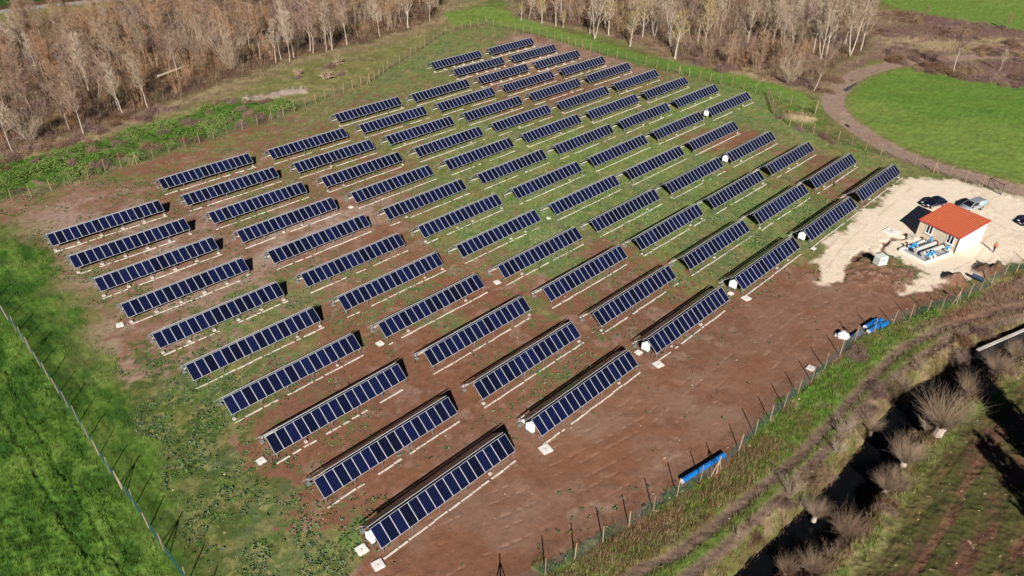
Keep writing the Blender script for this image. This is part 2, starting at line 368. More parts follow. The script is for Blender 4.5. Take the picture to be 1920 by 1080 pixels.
def ground(x, y):
    """height, base colour, class index for points x, y"""
    x = x.astype(np.float64); y = y.astype(np.float64)
    sh = x.shape
    wx = x + (fbm(x, y, 6, 3, 11) - .5) * 2.6 + (fbm(x, y, 1.2, 2, 13) - .5) * 1.0
    wy = y + (fbm(x, y, 6, 3, 12) - .5) * 2.6 + (fbm(x, y, 1.2, 2, 14) - .5) * 1.0
    n1 = fbm(x, y, 0.9, 3, 21); n2 = fbm(x, y, 3.5, 4, 22); n3 = fbm(x, y, 14, 3, 23); n4 = fbm(x, y, 0.35, 2, 24)
    n5 = fbm(x, y, 1.8, 4, 25); nbig = fbm(x, y, 40, 2, 26)
    col = np.zeros(sh + (3,), np.float32); z = np.zeros(sh)
    def put(c, m): nonlocal col; col = col * (1 - m[..., None]) + (c if getattr(c, 'ndim', 1) > 1 else np.broadcast_to(c, col.shape)) * m[..., None]
    def mix(a, b, t): return a * (1 - t[..., None]) + b * t[..., None]
    # rough meadow everywhere
    meadow = mix(mix(C['olive'], C['lush'], sstep(.4, .75, n2 * .6 + n3 * .4)), C['oliveP'], sstep(.55, .85, n5) * .6)
    put(meadow, np.ones(sh)); cls = np.zeros(sh, np.int8)
    # field inside the fence
    dF = sd(wx, wy, FIELD)
    cov, pale = controls(x, y)
    soil = mix(C['soil'], C['soilR'], n3)
    soil = mix(soil, C['soilP'], np.clip(pale * 1.4 * sstep(.25, .7, n2) + .35 * sstep(.62, .9, n5) * (cov > .08) + pale * .25, 0, .95))
    soil = mix(soil, C['soilD'], sstep(.62, .9, n1) * .35)
    gcol = mix(C['folive'], C['fgreen'], sstep(.2, .7, cov * .9 + (n2 - .5) * .7))
    dW0 = sd(wx, wy, WHEAT); nearW = sstep(13, 3, -dW0) * sstep(-52, -40, x)
    gcol = mix(gcol, mix(C['lushD'] * 1.2, C['lush'] * .85, sstep(.3, .7, n1)), nearW * .85); cov = cov + nearW * .22
    gcol = mix(gcol, C['blue'], sstep(.55, .8, fbm(x, y, 5, 3, 31)) * .55)
    gcol = mix(gcol, C['oliveP'], sstep(.5, .85, fbm(x, y, 2.2, 3, 32)) * .5); gcol = mix(gcol, C['lushD'] * 1.5, sstep(.6, .85, fbm(x, y, 1.1, 3, 33)) * .5)
    thr = n1 * .34 + n2 * .28 + n4 * .22 + n5 * .16
    cov2 = np.where(cov > .09, cov * 1.12 + .05, cov); gm = sstep(-.08, .10, cov2 - thr)
    field = mix(soil, gcol, gm * .88)
    fleck = sstep(.66, .78, fbm(x, y, .5, 2, 38)) * gm * sstep(.3, .6, n5); field = mix(field, C['oliveP'] * 1.25, fleck * .55)
    mF = sstep(-.3, .3, dF); put(field, mF); cls[dF > 0] = 1
    z += np.where(dF > 0, (n1 - .5) * .05 + gm * .03 * n4, (n1 - .5) * .16 + (n4 - .5) * .08)
    # tyre marks of the bare strip
    fr = side(x, y, P_FRONT_FENCE)
    bare = sstep(.12, .04, cov) * mF
    tm = np.zeros(sh)
    for off, w in ((3.6, .16), (5.4, .16), (6.6, .16), (8.4, .16), (9.6, .14), (11.4, .14), (12.3, .14), (14.1, .14)):
        q = np.abs(fr - off - (nbig - .5) * 2.0); tm = np.maximum(tm, sstep(w, w * .5, q) * sstep(.40, .6, n5) * sstep(.25, .5, n4))
    put(C['soilP'] * .85, tm * bare * .30); z -= tm * bare * .045
    blot = sstep(.6, .85, fbm(x, y, 7, 4, 35)) * bare; put(C['soilP'] * .8, blot * .28); blot2 = sstep(.62, .85, fbm(x, y, 5, 4, 36)) * bare; put(C['soil'] * np.array([1.15, .95, .7], np.float32), blot2 * .3)
    # crops on the left
    dW = sd(wx, wy, WHEAT)
    rip = fbm(x * .8 + y * .6, (y * .8 - x * .6) * .45, 1.5, 4, 41)
    wheat = mix(C['lushD'] * 1.25, C['lush'], sstep(.15, .6, rip)); wheat = mix(wheat, C['greenY'], sstep(.48, .8, rip * .6 + n3 * .4) * .6); wheat = mix(wheat, C['lushD'] * 1.2, sstep(.66, .9, fbm(x, y, 2.6, 3, 43)) * .4)
    wheat = wheat * np.array([.90, .95, .92], np.float32) * (1 + .10 * np.sin(side(x, y, P_LEFT_FENCE) * 8.5 + n3 * 2))[..., None].astype(np.float32); mW = sstep(-1.2, 1.2, dW); put(wheat, mW); cls[(dW > 0)] = 2
    edge = np.exp(-(dW / 3.2) ** 2) * sstep(.3, .6, n2); put(mix(C['oliveP'], C['olive'], n1), edge * (.55 - .4 * sstep(-52, -40, x))[..., None][..., 0])
    z += mW * (rip - .4) * .22
    fur = side(x, y, P_LEFT_FENCE)
    line = np.maximum(sstep(.25, .1, np.abs(fur + 5.2 + (n2 - .5))), sstep(.2, .1, np.abs(fur + 3.4 + (n2 - .5)))) * mW
    put(C['lushD'], line * .7); z -= line * .12
    # verge in front of the front fence (outside)
    dr = np.minimum(seg_dist(x, y, RUT_A), seg_dist(x, y, RUT_B)); dD = seg_dist(x, y, DITCH); sD = side(x, y, DITCH)
    verge = (dF < .3) & (fr < 1.5) & (sD > 0)
    vcol = mix(C['olive'] * .95, C['lush'] * 1.05, sstep(.32, .72, n2)); vcol = mix(vcol, C['straw'] * .8, sstep(.5, .8, n5) * .5); vcol = mix(vcol, C['rust'], sstep(.55, .8, fbm(x, y, 2.5, 3, 44)) * .45)
    rusty = np.exp(-((fr + 2.0) / 1.8) ** 2) * sstep(62, 48, y); vcol = mix(vcol, C['rust'], np.clip(rusty * 1.1, 0, .9) * sstep(.2, .6, n1))
    gg = np.exp(-(np.minimum(np.abs(side(x, y, RUT_A) - 1.9), 9) / 1.1) ** 2) * sstep(.2, .6, n3); vcol = mix(vcol, C['lush'], gg * .8)
    put(vcol, verge * 1.0); cls[verge] = 3
    z += np.where(verge, (n2 - .3) * .25, 0)
    # two-rut track
    wob = (n5 - .5) * .6
    rA = seg_dist(x, y, RUT_A); rB = seg_dist(x, y, RUT_B)
    wid = .54 + .35 * sstep(62, 90, x)
    rut = np.maximum(sstep(wid + .28, wid - .25, rA + wob * .4), sstep(wid + .28, wid - .25, rB + wob * .4))
    mid = ((side(x, y, RUT_A) < 0) & (side(x, y, RUT_B) > 0))
    far = sstep(58, 70, x - .25 * (y - 60))
    put(mix(C['lush'], C['olive'], n2), (mid & (sD > 0)) * .75 * (1 - far))
    ear = mid & (sD > 0); put(mix(C['track'], C['soil'], n2), ear * far * .85)
    earth = sstep(49, 56, x) * sstep(0, -2, fr) * (sD > 3) * sstep(78, 74, x * 0 + dr * 1.0 + 70); put(mix(C['soil'], C['track'], n2), earth * .8)
    put(mix(C['track'], C['trackD'], n1), rut * .92); z -= rut * .10
    cls[(rut > .5)] = 4
    # ditch
    hw = 1.7 + (n3 - .5) * 1.2
    prof = np.where(sD > 0, sstep(hw + 2.0, hw - .9, dD), sstep(hw + 1.3, hw - .5, dD))
    z -= prof * 2.9 + 0
    bank = sstep(hw + 4.5, hw + 1.0, dD + (n5 - .5) * 2)
    bcol = mix(mix(C['olive'], C['straw'], sstep(.45, .75, n5)), C['rust'], sstep(.55, .8, n2) * .7); bcol = mix(bcol, C['lush'], sstep(.6, .8, n3 * .5 + n1 * .5) * .7) * .8
    bank = bank * (1 - np.clip(rut * 1.2 + mid * 1.0 + ear * far, 0, 1) * (sD > hw + 1.5)); put(bcol, bank * .9); put(mix(C['rust'], C['olive'], n1), prof * .8); cls[(dD < hw + 2.0) & (rut < .5)] = 5
    z += bank * (n5 - .4) * .35
    sm2 = (sD > 0) * sstep(52, 60, x) * sstep(9, 6, rA) * sstep(hw + 3.4, hw + 4.2, sD); put(mix(C['soil'], C['track'], n2), sm2 * .85 * sstep(0, -1.5, fr) * sstep(.15, .4, n5))
    # drilled field beyond the ditch
    dP = -sD - hw - 3.2
    inP = sstep(-.3, .5, dP + (n2 - .5) * .8)
    ploc = mix(C['soilD'] * 1.0, C['soil'] * .62, n2)
    gr = sstep(.33, .60, fbm(x * .7 + y * .7, (y - x) * 2.2, 7, 4, 51) * .6 + n1 * .4)
    ploc = mix(ploc, mix(C['lushD'], C['olive'] * .6, n1) * .75, gr * .7)
    for off, w in ((1.0, .45), (3.1, .45), (8.2, .5), (10.2, .5), (16.0, .5), (18.0, .5)):
        q = sstep(w, w * .6, np.abs(dP - off - (nbig - .5) * 1.2)); ploc = mix(ploc, C['soil'] * .8, q * .75 * sstep(.2, .5, n2)); z -= inP * q * .04
        z += inP * q * .025 * np.sign(np.sin((x * .66 + y * .75) * 18))
    stripe = sstep(.35, .75, .5 + .5 * np.sin(dP * 1.9 + (nbig - .5) * 3) + (n5 - .5) * .8); ploc = mix(ploc, mix(C['lushD'] * 1.0, C['olive'] * .6, n1), stripe * .55)
    stones = (vnoise(x * 2.6, y * 2.6, 77) > .965); ploc = mix(ploc, C['whiteish'] if 'whiteish' in C else C['straw'] * 1.4, stones * .8)
    put(ploc, inP); cls[dP > 0] = 6; z += inP * (n1 - .5) * .03
    # gravel yard
    dY = sd(wx, wy, YARD)
    gcol2 = mix(C['gravel'], C['gravelD'], sstep(.6, .95, n3 * .6 + n5 * .4) * .3 + sstep(2.5, 0, dY) * .3 * n5)
    mY = sstep(-.5, .5, dY + (n1 - .5) * .9); put(gcol2, mY); cls[dY > 0] = 7
    z += mY * .03
    ty = np.zeros(sh)
    for pl in ([(1990, 455), (1880, 430), (1840, 400), (1850, 370), (1900, 360)], [(1990, 470), (1870, 445), (1850, 480), (1800, 510), (1740, 520), (1700, 545)], [(1700, 350), (1640, 400), (1580, 450), (1540, 500)], [(1960, 420), (1870, 405), (1830, 360)]):
        l_ = gpl(pl); s_ = side(x, y, smooth_line(l_)); ty = np.maximum(ty, np.maximum(sstep(.3, .1, np.abs(s_ - .8)), sstep(.3, .1, np.abs(s_ + .8))))
    put(C['gravelD'] * .85, ty * mY * .45 * sstep(.25, .6, n5))
    spoil = sstep(0, 1.2, -sd(wx, wy, YARD)) * np.exp(-(((x - gp(1650, 515)[0]) / 5.5) ** 2 + ((y - gp(1650, 515)[1]) / 4) ** 2)); put(mix(C['soil'], C['soilP'], sstep(.6, .8, n4 * .5 + n1 * .5) * .8), spoil * .9); z += spoil * (.15 + n1 * .35)
    tr = seg_dist(wx, wy, gpl([(1702, 442), (1675, 447), (1655, 460), (1630, 472), (1612, 492)])); tm2 = sstep(.75, .25, tr + (n1 - .5) * .5); put(C['soilD'] * 1.3, tm2 * .95); z -= tm2 * .35
    # woods, scrub, banks
    dL = sd(wx, wy, LWOOD); dRw = sd(wx, wy, RWOOD); dS = sd(wx, wy, SCRUB)
    fl = mix(C['wood'], C['rust'], n2); fl = mix(fl, C['straw'] * .8, sstep(.6, .85, n5) * .5)
    for d_, ci in ((dL, 8), (dRw, 8)):
        put(fl, sstep(-1.5, 2.5, d_)); cls[d_ > 0] = ci
    spm = np.zeros(sh)
    for px_, py_, r1_, r2_ in ((1750, 85, 15, 7), (1700, 78, 9, 6), (1690, 98, 7, 5), (1880, 80, 14, 6), (1800, 90, 9, 4), (1660, 75, 6, 5), (1640, 30, 6, 9)):
        hx_, hy_ = gp(px_, py_); spm = np.maximum(spm, np.exp(-(((x - hx_) / r1_) ** 2 + ((y - hy_) / r2_) ** 2)))
    sc = mix(C['mauve'], C['straw'], np.clip(spm * 1.5 * sstep(.15, .5, n5) + .4 * sstep(.6, .8, n3 * .6 + n5 * .4), 0, 1)); sc = mix(sc, C['olive'], sstep(.65, .85, n2) * .5)
    put(sc, sstep(-1.5, 1.5, dS)); cls[dS > 0] = 9
    dB = sd(wx, wy, BRAMBLE); put(mix(mix(C['lush'], C['lushD'], n1), C['mauve'], sstep(.6, .8, n5) * .7), sstep(-1, 1, dB)); cls[(dB > 0)] = 10
    z += sstep(-.5, 3, dB) * (.2 + .8 * n5)
    clr = (cls == 0) & (x < -10) & (dL < 0); put(mix(mix(C['olive'], C['oliveP'], n2), C['straw'], sstep(.5, .8, n5) * .45), clr * .75)
    tb = np.exp(-((dL + 2.5) / 3.5) ** 2) * (dF < -1); put(mix(C['mauve'], C['straw'], n5), tb * .7 * (dB < 0))
    tb2 = np.exp(-((dRw + 1.5) / 2.2) ** 2) * (dF < -1); put(mix(C['straw'] * .85, C['mauve'], n5), tb2 * .8)
    sp = np.exp(-(((x - gp(1435, 138)[0]) / 11) ** 2 + ((y - gp(1435, 138)[1]) / 7) ** 2)); put(C['straw'] * 1.15, sp * .9 * sstep(.2, .5, n5))
    sm_ = seg_dist(x, y, gpl([(438, 193), (480, 184), (520, 178), (560, 172)])); smm = sstep(2.3, 1.2, sm_ + (n5 - .5) * 2.0); put(mix(C['sand'] * .85, C['sand'] * 1.15, n1), smm * .92); z += smm * .25
    # green crops on the right and the strip behind the fence
    for nm, ci in (('GREEN', 11), ('FARGREEN', 12), ('STRIP', 13)):
        d_ = sd(wx, wy, globals()[nm])
        st = fbm(x * .4 + y * .9, (x * .9 - y * .4) * .18, 1.6, 3, 61 + ci)
        g_ = mix(C['green'], C['greenY'], sstep(.35, .8, nbig * .6 + n3 * .5)); g_ = mix(g_, C['lushD'] * 1.9, sstep(.62, .9, st) * .35); g_ = mix(g_, C['olive'], sstep(.7, .95, n5) * .35)
        if ci == 12: g_ = mix(g_, C['greenY'], np.full(sh, .5))
        put(g_, sstep(-.6, .6, d_)); cls[d_ > 0] = ci
    # farm road
    dR = seg_dist(x, y, ROAD) + (n5 - .5) * .5; hwR = 2.45
    edge = np.exp(-((dR - 3.2) / 1.0) ** 2); put(C['oliveP'] * .8, edge * .5)
    rd = mix(C['soilP'] * .88, C['track'] * 1.5, n2); mid_ = sstep(.9, .2, dR) * sstep(.3, .6, n5); rd = mix(rd, C['soilP'] * .85, mid_ * .4)
    rm = sstep(hwR + .3, hwR - .3, dR); fade = 1 - .6 * sstep(122, 140, x); put(rd, rm * fade); cls[(rm > .5) & (x < 135)] = 14
    z = z * (1 - rm * .85) - rm * .06
    # far road
    dQ = seg_dist(x, y, FARROAD); put(C['asph'], sstep(3.0, 2.2, dQ)); cls[dQ < 2.6] = 15
    up_ = (side(x, y, FARROAD) > 3) ; put(C['rust'] * .7, sstep(3.0, 3.4, side(x, y, FARROAD)) * (side(x, y, FARROAD) < 9)); put(C['lushD'], (side(x, y, FARROAD) > 9) * 1.0)
    # mounds
    for i, ((hx, hy), rad, hh) in enumerate(HEAPS):
        q = np.hypot(x - hx, (y - hy) * 1.15) / rad + (n2 - .5) * .5
        b_ = sstep(1.0, .15, q); z += b_ * hh * (.75 + .5 * n1)
        c_ = (C['soilD'] * 1.25 if i < 3 else C['straw'] if i == 3 else C['sand']); c_ = mix(c_ * .75, c_ * 1.15, n1)
        put(c_, sstep(.05, .35, b_) * .92)
    # near-field brightness grain
    g_ = .74 + .52 * (n4 * .55 + n1 * .45)
    g_ = 1 + (g_ - 1) * (1 - .8 * mY) * (1 - .55 * bare)
    return z, np.clip(col * g_[..., None], 0.003, .8), cls


# ------------------------------------------------------------------ the land, cut along its uses
NX, Y0, Y1 = 1000, 24.0, 430.0
ys = [Y0]
while ys[-1] < Y1: ys.append(ys[-1] + 0.92 * ((H * H + ys[-1] ** 2) / (F * 1024 / 1920 * H)))
ys = np.array(ys); NY = len(ys)
HW = lambda yy: 0.97 * (CP * yy + SP * H)
tt = np.linspace(-1, 1, NX)
GX = tt[None, :] * HW(ys)[:, None]; GY = np.repeat(ys[:, None], NX, 1)
GZ, GC, GK = ground(GX, GY)
def look(x, y):
    """height, colour and use of the land at points, read off the grid"""
    j = np.clip(np.searchsorted(ys, y) - 1, 0, NY - 2); fy = np.clip((y - ys[j]) / (ys[j + 1] - ys[j]), 0, 1)
    u = np.clip((x / HW(y) + 1) * .5 * (NX - 1), 0, NX - 1.001); i = u.astype(int); fx = u - i
    z = (GZ[j, i] * (1 - fx) + GZ[j, i + 1] * fx) * (1 - fy) + (GZ[j + 1, i] * (1 - fx) + GZ[j + 1, i + 1] * fx) * fy
    return z, GC[j, i], GK[j, i]
def gz(x, y): return float(look(np.array([float(x)]), np.array([float(y)]))[0][0])
GZ[0, :] = GZ[-1, :] = GZ[:, 0] = GZ[:, -1] = 0
idx = np.arange(NX * NY).reshape(NY, NX)
quads = np.stack([idx[:-1, :-1], idx[:-1, 1:], idx[1:, 1:], idx[1:, :-1]], -1).reshape(-1, 4)
qk = GK[:-1, :-1].reshape(-1)
GV = np.stack([GX, GY, GZ], -1).reshape(-1, 3).astype(np.float32); GCf = GC.reshape(-1, 3)
def add_tint(me, colors):
    a = me.attributes.new('tint', 'FLOAT_COLOR', 'POINT')
    c4 = np.ones((len(colors), 4), np.float32); c4[:, :3] = colors
    a.data.foreach_set('color', c4.ravel())
NAMES = {0: 'meadow', 1: 'field_ground', 2: 'wheat_field', 3: 'grass_verge', 4: 'dirt_track', 5: 'ditch_bank', 6: 'ploughed_field', 7: 'gravel_yard', 8: 'woodland_floor', 9: 'scrubland', 10: 'overgrown_bank', 11: 'green_field', 12: 'pasture', 13: 'grass_strip', 14: 'farm_road', 15: 'paved_road'}
for k, nm in NAMES.items():
    q = quads[qk == k]
    if not len(q): continue
    used, inv = np.unique(q, return_inverse=True)
    me = mesh_np(nm, GV[used], inv.reshape(-1, 4), [M['ground']])
    add_tint(me, GCf[used])
    link(nm, me)['kind'] = 'structure'
# the country beyond: one ring out to the horizon
a0, a1 = HW(Y0), HW(ys[-1]); yl = ys[-1]; B = 9000
ring = [(-a0, Y0, 0), (a0, Y0, 0), (a1, yl, 0), (-a1, yl, 0), (-B, -B, 0), (B, -B, 0), (B, B, 0), (-B, B, 0)]
me = mesh_np('ground', np.array(ring), np.array([(0, 4, 5, 1), (1, 5, 6, 2), (2, 6, 7, 3), (3, 7, 4, 0)])[:, ::-1].copy(), [M['ground']])
add_tint(me, np.tile(np.array([.12, .14, .045], np.float32), (8, 1)))
link('ground', me)['kind'] = 'structure'
# still dark water in the ditch
wm, wnt, wb = new_mat('ditch_water')
wb.inputs['Base Color'].default_value = (.004, .005, .006, 1); wb.inputs['Roughness'].default_value = .2; wb.inputs['Specular IOR Level'].default_value = .15
w_ = MB()
dl = DITCH
for i in range(len(dl) - 1):
    d0 = Vector((*(dl[min(i + 1, len(dl) - 1)] - dl[max(i - 1, 0)]), 0)).normalized(); d1 = Vector((*(dl[min(i + 2, len(dl) - 1)] - dl[i]), 0)).normalized()
    n0 = Vector((-d0.y, d0.x, 0)) * 3; n1_ = Vector((-d1.y, d1.x, 0)) * 3
    p0 = Vector((*dl[i], -1.75)); p1 = Vector((*dl[i + 1], -1.75))
    w_.quad(p0 - n0, p1 - n1_, p1 + n1_, p0 + n0)
link('water', w_.mesh('water', [wm]))['kind'] = 'structure'
# puddles on the farm road
pm, _, pb = new_mat('puddle_water'); pb.inputs['Base Color'].default_value = (.05, .05, .06, 1); pb.inputs['Roughness'].default_value = .06
for pxs in ([(1580, 168), (1600, 157), (1612, 152), (1604, 160), (1588, 172)], [(1583, 232), (1590, 233), (1595, 239), (1588, 238)], [(1594, 150), (1602, 148), (1598, 152)]):
    pts = [(*gp(*q), 0.0) for q in pxs]
    zz = max(gz(p[0], p[1]) for p in pts) + .02
    o = link('puddle', mesh_np('puddle', np.array([(p[0], p[1], zz) for p in pts]), [tuple(range(len(pts)))[::-1]], [pm])); o['kind'] = 'structure'

# ------------------------------------------------------------------ solar tables
AZ = 0.7922207
TILT, SLOPE, EAVE, PW, GAPR = 0.7075827, 2.0, 0.85, 1.025, 0.30
RIDGE = EAVE + SLOPE * math.sin(TILT); RUN = SLOPE * math.cos(TILT)
TABLES=[(0,0,-6.29,46.48),(0,1,-12.42,51.83),(0,2,-18.53,57.30),(0,3,-24.64,62.76),(0,4,-30.65,68.13),(0,5,-36.77,73.84),(0,6,-43.30,79.95),(0,7,-49.52,85.73),(0,8,-55.83,91.43),(0,9,-62.24,97.45),(1,0,7.91,60.20),(1,1,1.66,65.63),(1,2,-4.36,71.14),(1,3,-10.49,76.47),(1,4,-16.53,82.04),(1,5,-22.63,87.44),(1,6,-28.78,93.32),(1,7,-35.04,99.14),(1,8,-41.34,104.89),(1,9,-47.70,110.87),(1,10,-54.04,116.79),(2,0,21.89,74.00),(2,1,15.86,79.32),(2,2,9.81,84.70),(2,3,3.73,90.15),(2,4,-2.37,95.66),(2,5,-8.49,101.23),(2,6,-14.63,106.86),(2,7,-20.79,112.56),(2,8,-26.98,118.32),(2,9,-33.19,124.13),(2,10,-39.43,130.02),(3,0,35.81,87.99),(3,1,29.73,93.07),(3,2,23.72,98.41),(3,3,17.70,103.81),(3,4,11.65,109.27),(3,5,5.57,114.80),(3,6,-0.52,120.38),(3,7,-6.64,126.03),(3,8,-12.78,131.74),(3,9,-18.95,137.51),(3,10,-25.13,143.35),(3,11,-31.34,149.24),(4,0,49.69,101.75),(4,1,43.44,106.82),(4,2,37.49,112.11),(4,3,31.51,117.47),(4,4,25.50,122.88),(4,5,19.48,128.36),(4,6,13.43,133.90),(4,7,7.36,139.50),(4,8,1.27,145.16),(4,9,-4.85,150.89),(4,10,-10.99,156.68),(4,11,-17.15,162.53),(5,0,62.89,115.39),(5,1,56.88,120.18),(5,2,50.90,125.67),(5,3,45.16,131.12),(5,4,39.21,136.49),(5,5,33.23,141.92),(5,6,27.23,147.41),(5,7,21.21,152.97),(5,8,15.16,158.58),(5,9,9.09,164.26),(5,10,3.00,170.00),(5,11,-3.11,175.81),(5,12,-9.25,181.67),(5,13,-15.35,187.32),(6,5,47.01,155.63),(6,6,40.88,160.92),(6,7,34.90,166.43),(6,8,28.78,172.09),(6,9,22.77,177.97),(6,10,16.84,183.35),(6,11,10.73,188.98),(6,12,4.68,194.53),(6,13,-1.30,201.13)]

# panel: aluminium frame, recessed glass, pale back sheet; x across, y down the slope, z out of the glass
pm_ = MB(); fw = .034; hx = .508; th = .04
def ringq(mb, x0, y0, x1, y1, X0, Y0_, X1, Y1_, za, zb, mi):
    o_ = [(x0, y0, za), (x1, y0, za), (x1, y1, za), (x0, y1, za)]; n_ = [(X0, Y0_, zb), (X1, Y0_, zb), (X1, Y1_, zb), (X0, Y1_, zb)]
    mb.add(o_ + n_, [(i, (i + 1) % 4, 4 + (i + 1) % 4, 4 + i) for i in range(4)], mi)
ringq(pm_, -hx, -.998, hx, .998, -hx + fw, -.998 + fw, hx - fw, .998 - fw, 0, 0, 0)          # frame face
ringq(pm_, -hx, -.998, hx, .998, -hx, -.998, hx, .998, -th, 0, 0)                            # frame side
ringq(pm_, -hx + fw, -.998 + fw, hx - fw, .998 - fw, -hx + fw, -.998 + fw, hx - fw, .998 - fw, 0, -.006, 0)
g_ = (hx - fw, .998 - fw)
pm_.quad((-g_[0], -g_[1], -.006), (g_[0], -g_[1], -.006), (g_[0], g_[1], -.006), (-g_[0], g_[1], -.006), 1)
pm_.quad((-hx, .998, -th), (hx, .998, -th), (hx, -.998, -th), (-hx, -.998, -th), 2)
M['back'] = mat('panel_back_sheet', (.35, .36, .38), .6, 0, .05)
panel_me = pm_.mesh('solar_panel', [M['alu'], M['cells'], M['back']])
M['frame_w'] = mat('panel_frame_aluminium', (.52, .53, .58), .5, .25, .06)
panel_me.materials[0] = M['frame_w']
rail_mb = MB(); rail_mb.box((0, 0, 0), (16.75, .05, .07)); rail_me = rail_mb.mesh('rail', [M['alu']])
pb_ = MB(); pb_.box((0, 0, EAVE / 2 - .1), (.065, .065, EAVE + .05)); post_me = pb_.mesh('post', [M['alu']])
fb_ = MB(); fb_.box((0, 0, .10), (.40, .40, .3), taper=.85); foot_me = fb_.mesh('footing', [M['concrete']])
bb_ = MB(); bb_.box((0, 0, .03), (1.0, .16, .16), taper=.92); block_me = bb_.mesh('kerb_block', [M['kerb']])
def frame_mesh():
    mb = MB(); st = [-8.0 + 3.2 * i for i in range(6)]
    zt = RIDGE - .12
    for x_ in st:
        mb.tube([(x_, -RUN, EAVE - .10), (x_, -.02, RIDGE - .10)], .03, 4)
        mb.tube([(x_, GAPR + RUN, EAVE - .10), (x_, GAPR + .02, RIDGE - .10)], .03, 4)
        mb.box((x_, GAPR + RUN - .12, EAVE / 2 - .1), (.065, .065, EAVE + .05))
        mb.box((x_, GAPR + RUN - .12, .1), (.40, .40, .3), taper=.85)
    return mb.mesh('table_frame', [M['alu']])
frame_me = frame_mesh()
def rear_strip():
    mb = MB(); x_ = -8.5; r_ = random.Random(4)
    while x_ < 8.0:
        l_ = r_.uniform(.5, 1.2)
        if r_.random() > .15: mb.box((x_ + l_ / 2, GAPR + RUN + .40, .03), (l_, .20, .16))
        x_ += l_ + .05
    return mb.mesh('rear_kerb', [M['kerb']])
rear_me = rear_strip()
def slope_pose(k, front):
    x_ = (k - 7.5) * PW
    off = Vector((0, 0, 0))
    if front:
        c_ = Vector((x_, -RUN / 2, (EAVE + RIDGE) / 2)); rot = (TILT, 0, 0)
    else:
        c_ = Vector((x_, GAPR + RUN / 2, (EAVE + RIDGE) / 2)); rot = (TILT, 0, math.pi)
    return c_, rot
# cabinet under the gable end
def cabinet_mesh():
    mb = MB()
    ring = [(-.20, -.58, .82), (-.20, .52, .82), (-.20, .52, 1.72), (-.20, .12, 2.06), (-.20, -.40, 1.78), (-.20, -.58, 1.62)]
    mb.prism(ring, (.42, 0, 0), 0)
    mb.box((-.207, -.05, 1.25), (.012, .82, .70), 0)
    mb.box((-.215, .30, 1.25), (.02, .04, .12), 1)
    for sy in (-.48, .42):
        for sx in (-.14, .16): mb.box((sx, sy, .40), (.05, .05, .86), 2)
    mb.box((0, -.03, .02), (.5, 1.2, .06), 2)
    return mb.mesh('inverter_cabinet', [M['cabinet'], M['dark'], M['alu']])
cab_me = cabinet_mesh()
CABS = {(0, 0), (1, 0), (2, 0), (3, 0), (4, 0), (5, 3), (6, 5)}
BIGFOOT = lambda c, r: (c == 0 and r >= 5) or (c in (5, 6) and r > 10)
rows = {}
for c, r, x_, y_ in TABLES: rows.setdefault(r, []).append(c)
ORD = ['first', 'second', 'third', 'fourth', 'fifth', 'sixth', 'seventh', 'eighth', 'ninth', 'tenth', 'eleventh', 'twelfth', 'thirteenth', 'fourteenth']
trng = random.Random(12)
for c, r, x_, y_ in TABLES:
    t_ = empty('solar_table', (x_, y_, 0), AZ)
    n_ = sorted(rows[r]).index(c); last = len(rows[r]) - 1
    place = 'leftmost' if n_ == 0 else 'rightmost' if n_ == last else ORD[n_] + ' from the left'
    line = 'the front row beside the bare track' if r == 0 else 'the rearmost row by the far corner' if r == 13 else 'the %s row behind the bare track' % ORD[r]
    if (c, r) in CABS: lab = 'solar table with white end cabinet, %s in the %s' % (place, 'front row' if r == 0 else ORD[r] + ' row')
    else: lab = 'gabled solar table, %s in %s' % (place, line)
    tag(t_, lab, 'solar table', 'solar tables in the fenced field')
    tj = trng.uniform(-.012, .012)
    for k in range(16):
        for fr_ in (True, False):
            cc, rr = slope_pose(k, fr_)
            link('solar_panel', panel_me, t_, cc + Vector((0, 0, trng.uniform(-.006, .006))), (rr[0] + tj + trng.uniform(-.008, .008), trng.uniform(-.006, .006), rr[2]))
    for sgn, yb in ((-1, 0), (1, GAPR)):
        for u in (.12, 1.88):
            link('rail', rail_me, t_, (-.25, yb + sgn * u * math.cos(TILT), RIDGE - u * math.sin(TILT) - .085), (TILT if sgn < 0 else -TILT, 0, 0))
    link('frame', frame_me, t_)['kind'] = 'stuff'
    for i in range(6):
        px_ = -8.0 + 3.2 * i
        link('post', post_me, t_, (px_, -RUN + .12, 0))
        if BIGFOOT(c, r) or trng.random() < .22:
            s_ = trng.uniform(.9, 1.15) if BIGFOOT(c, r) else trng.uniform(.6, .9)
            o = link('footing', foot_me, t_, (px_, -RUN + .12, -.02)); o.scale = (s_, s_, trng.uniform(.8, 1.1)); o.rotation_euler.z = trng.uniform(-.2, .2)
    xx = -8.45 + trng.uniform(0, .3)
    while xx < 7.9:
        l_ = trng.choice((.55, .7, .9, 1.1, 1.6, 2.1, .45)) * trng.uniform(.85, 1.1); l_ = min(l_, 8.3 - xx)
        if trng.random() < .92:
            o = link('kerb_block', block_me, t_, (xx + l_ / 2, -RUN - .40 + trng.uniform(-.04, .04), trng.uniform(-.05, .005))); o.scale.x = l_; o.rotation_euler.z = trng.uniform(-.02, .02)
        xx += l_ + trng.choice((.04, .05, .08, .12, .3))
    link('rear_kerb', rear_me, t_)['kind'] = 'stuff'
    if (c, r) in CABS: link('inverter_cabinet', cab_me, t_, (-8.25, .10, -.12)).scale = (.9, .86, .92)

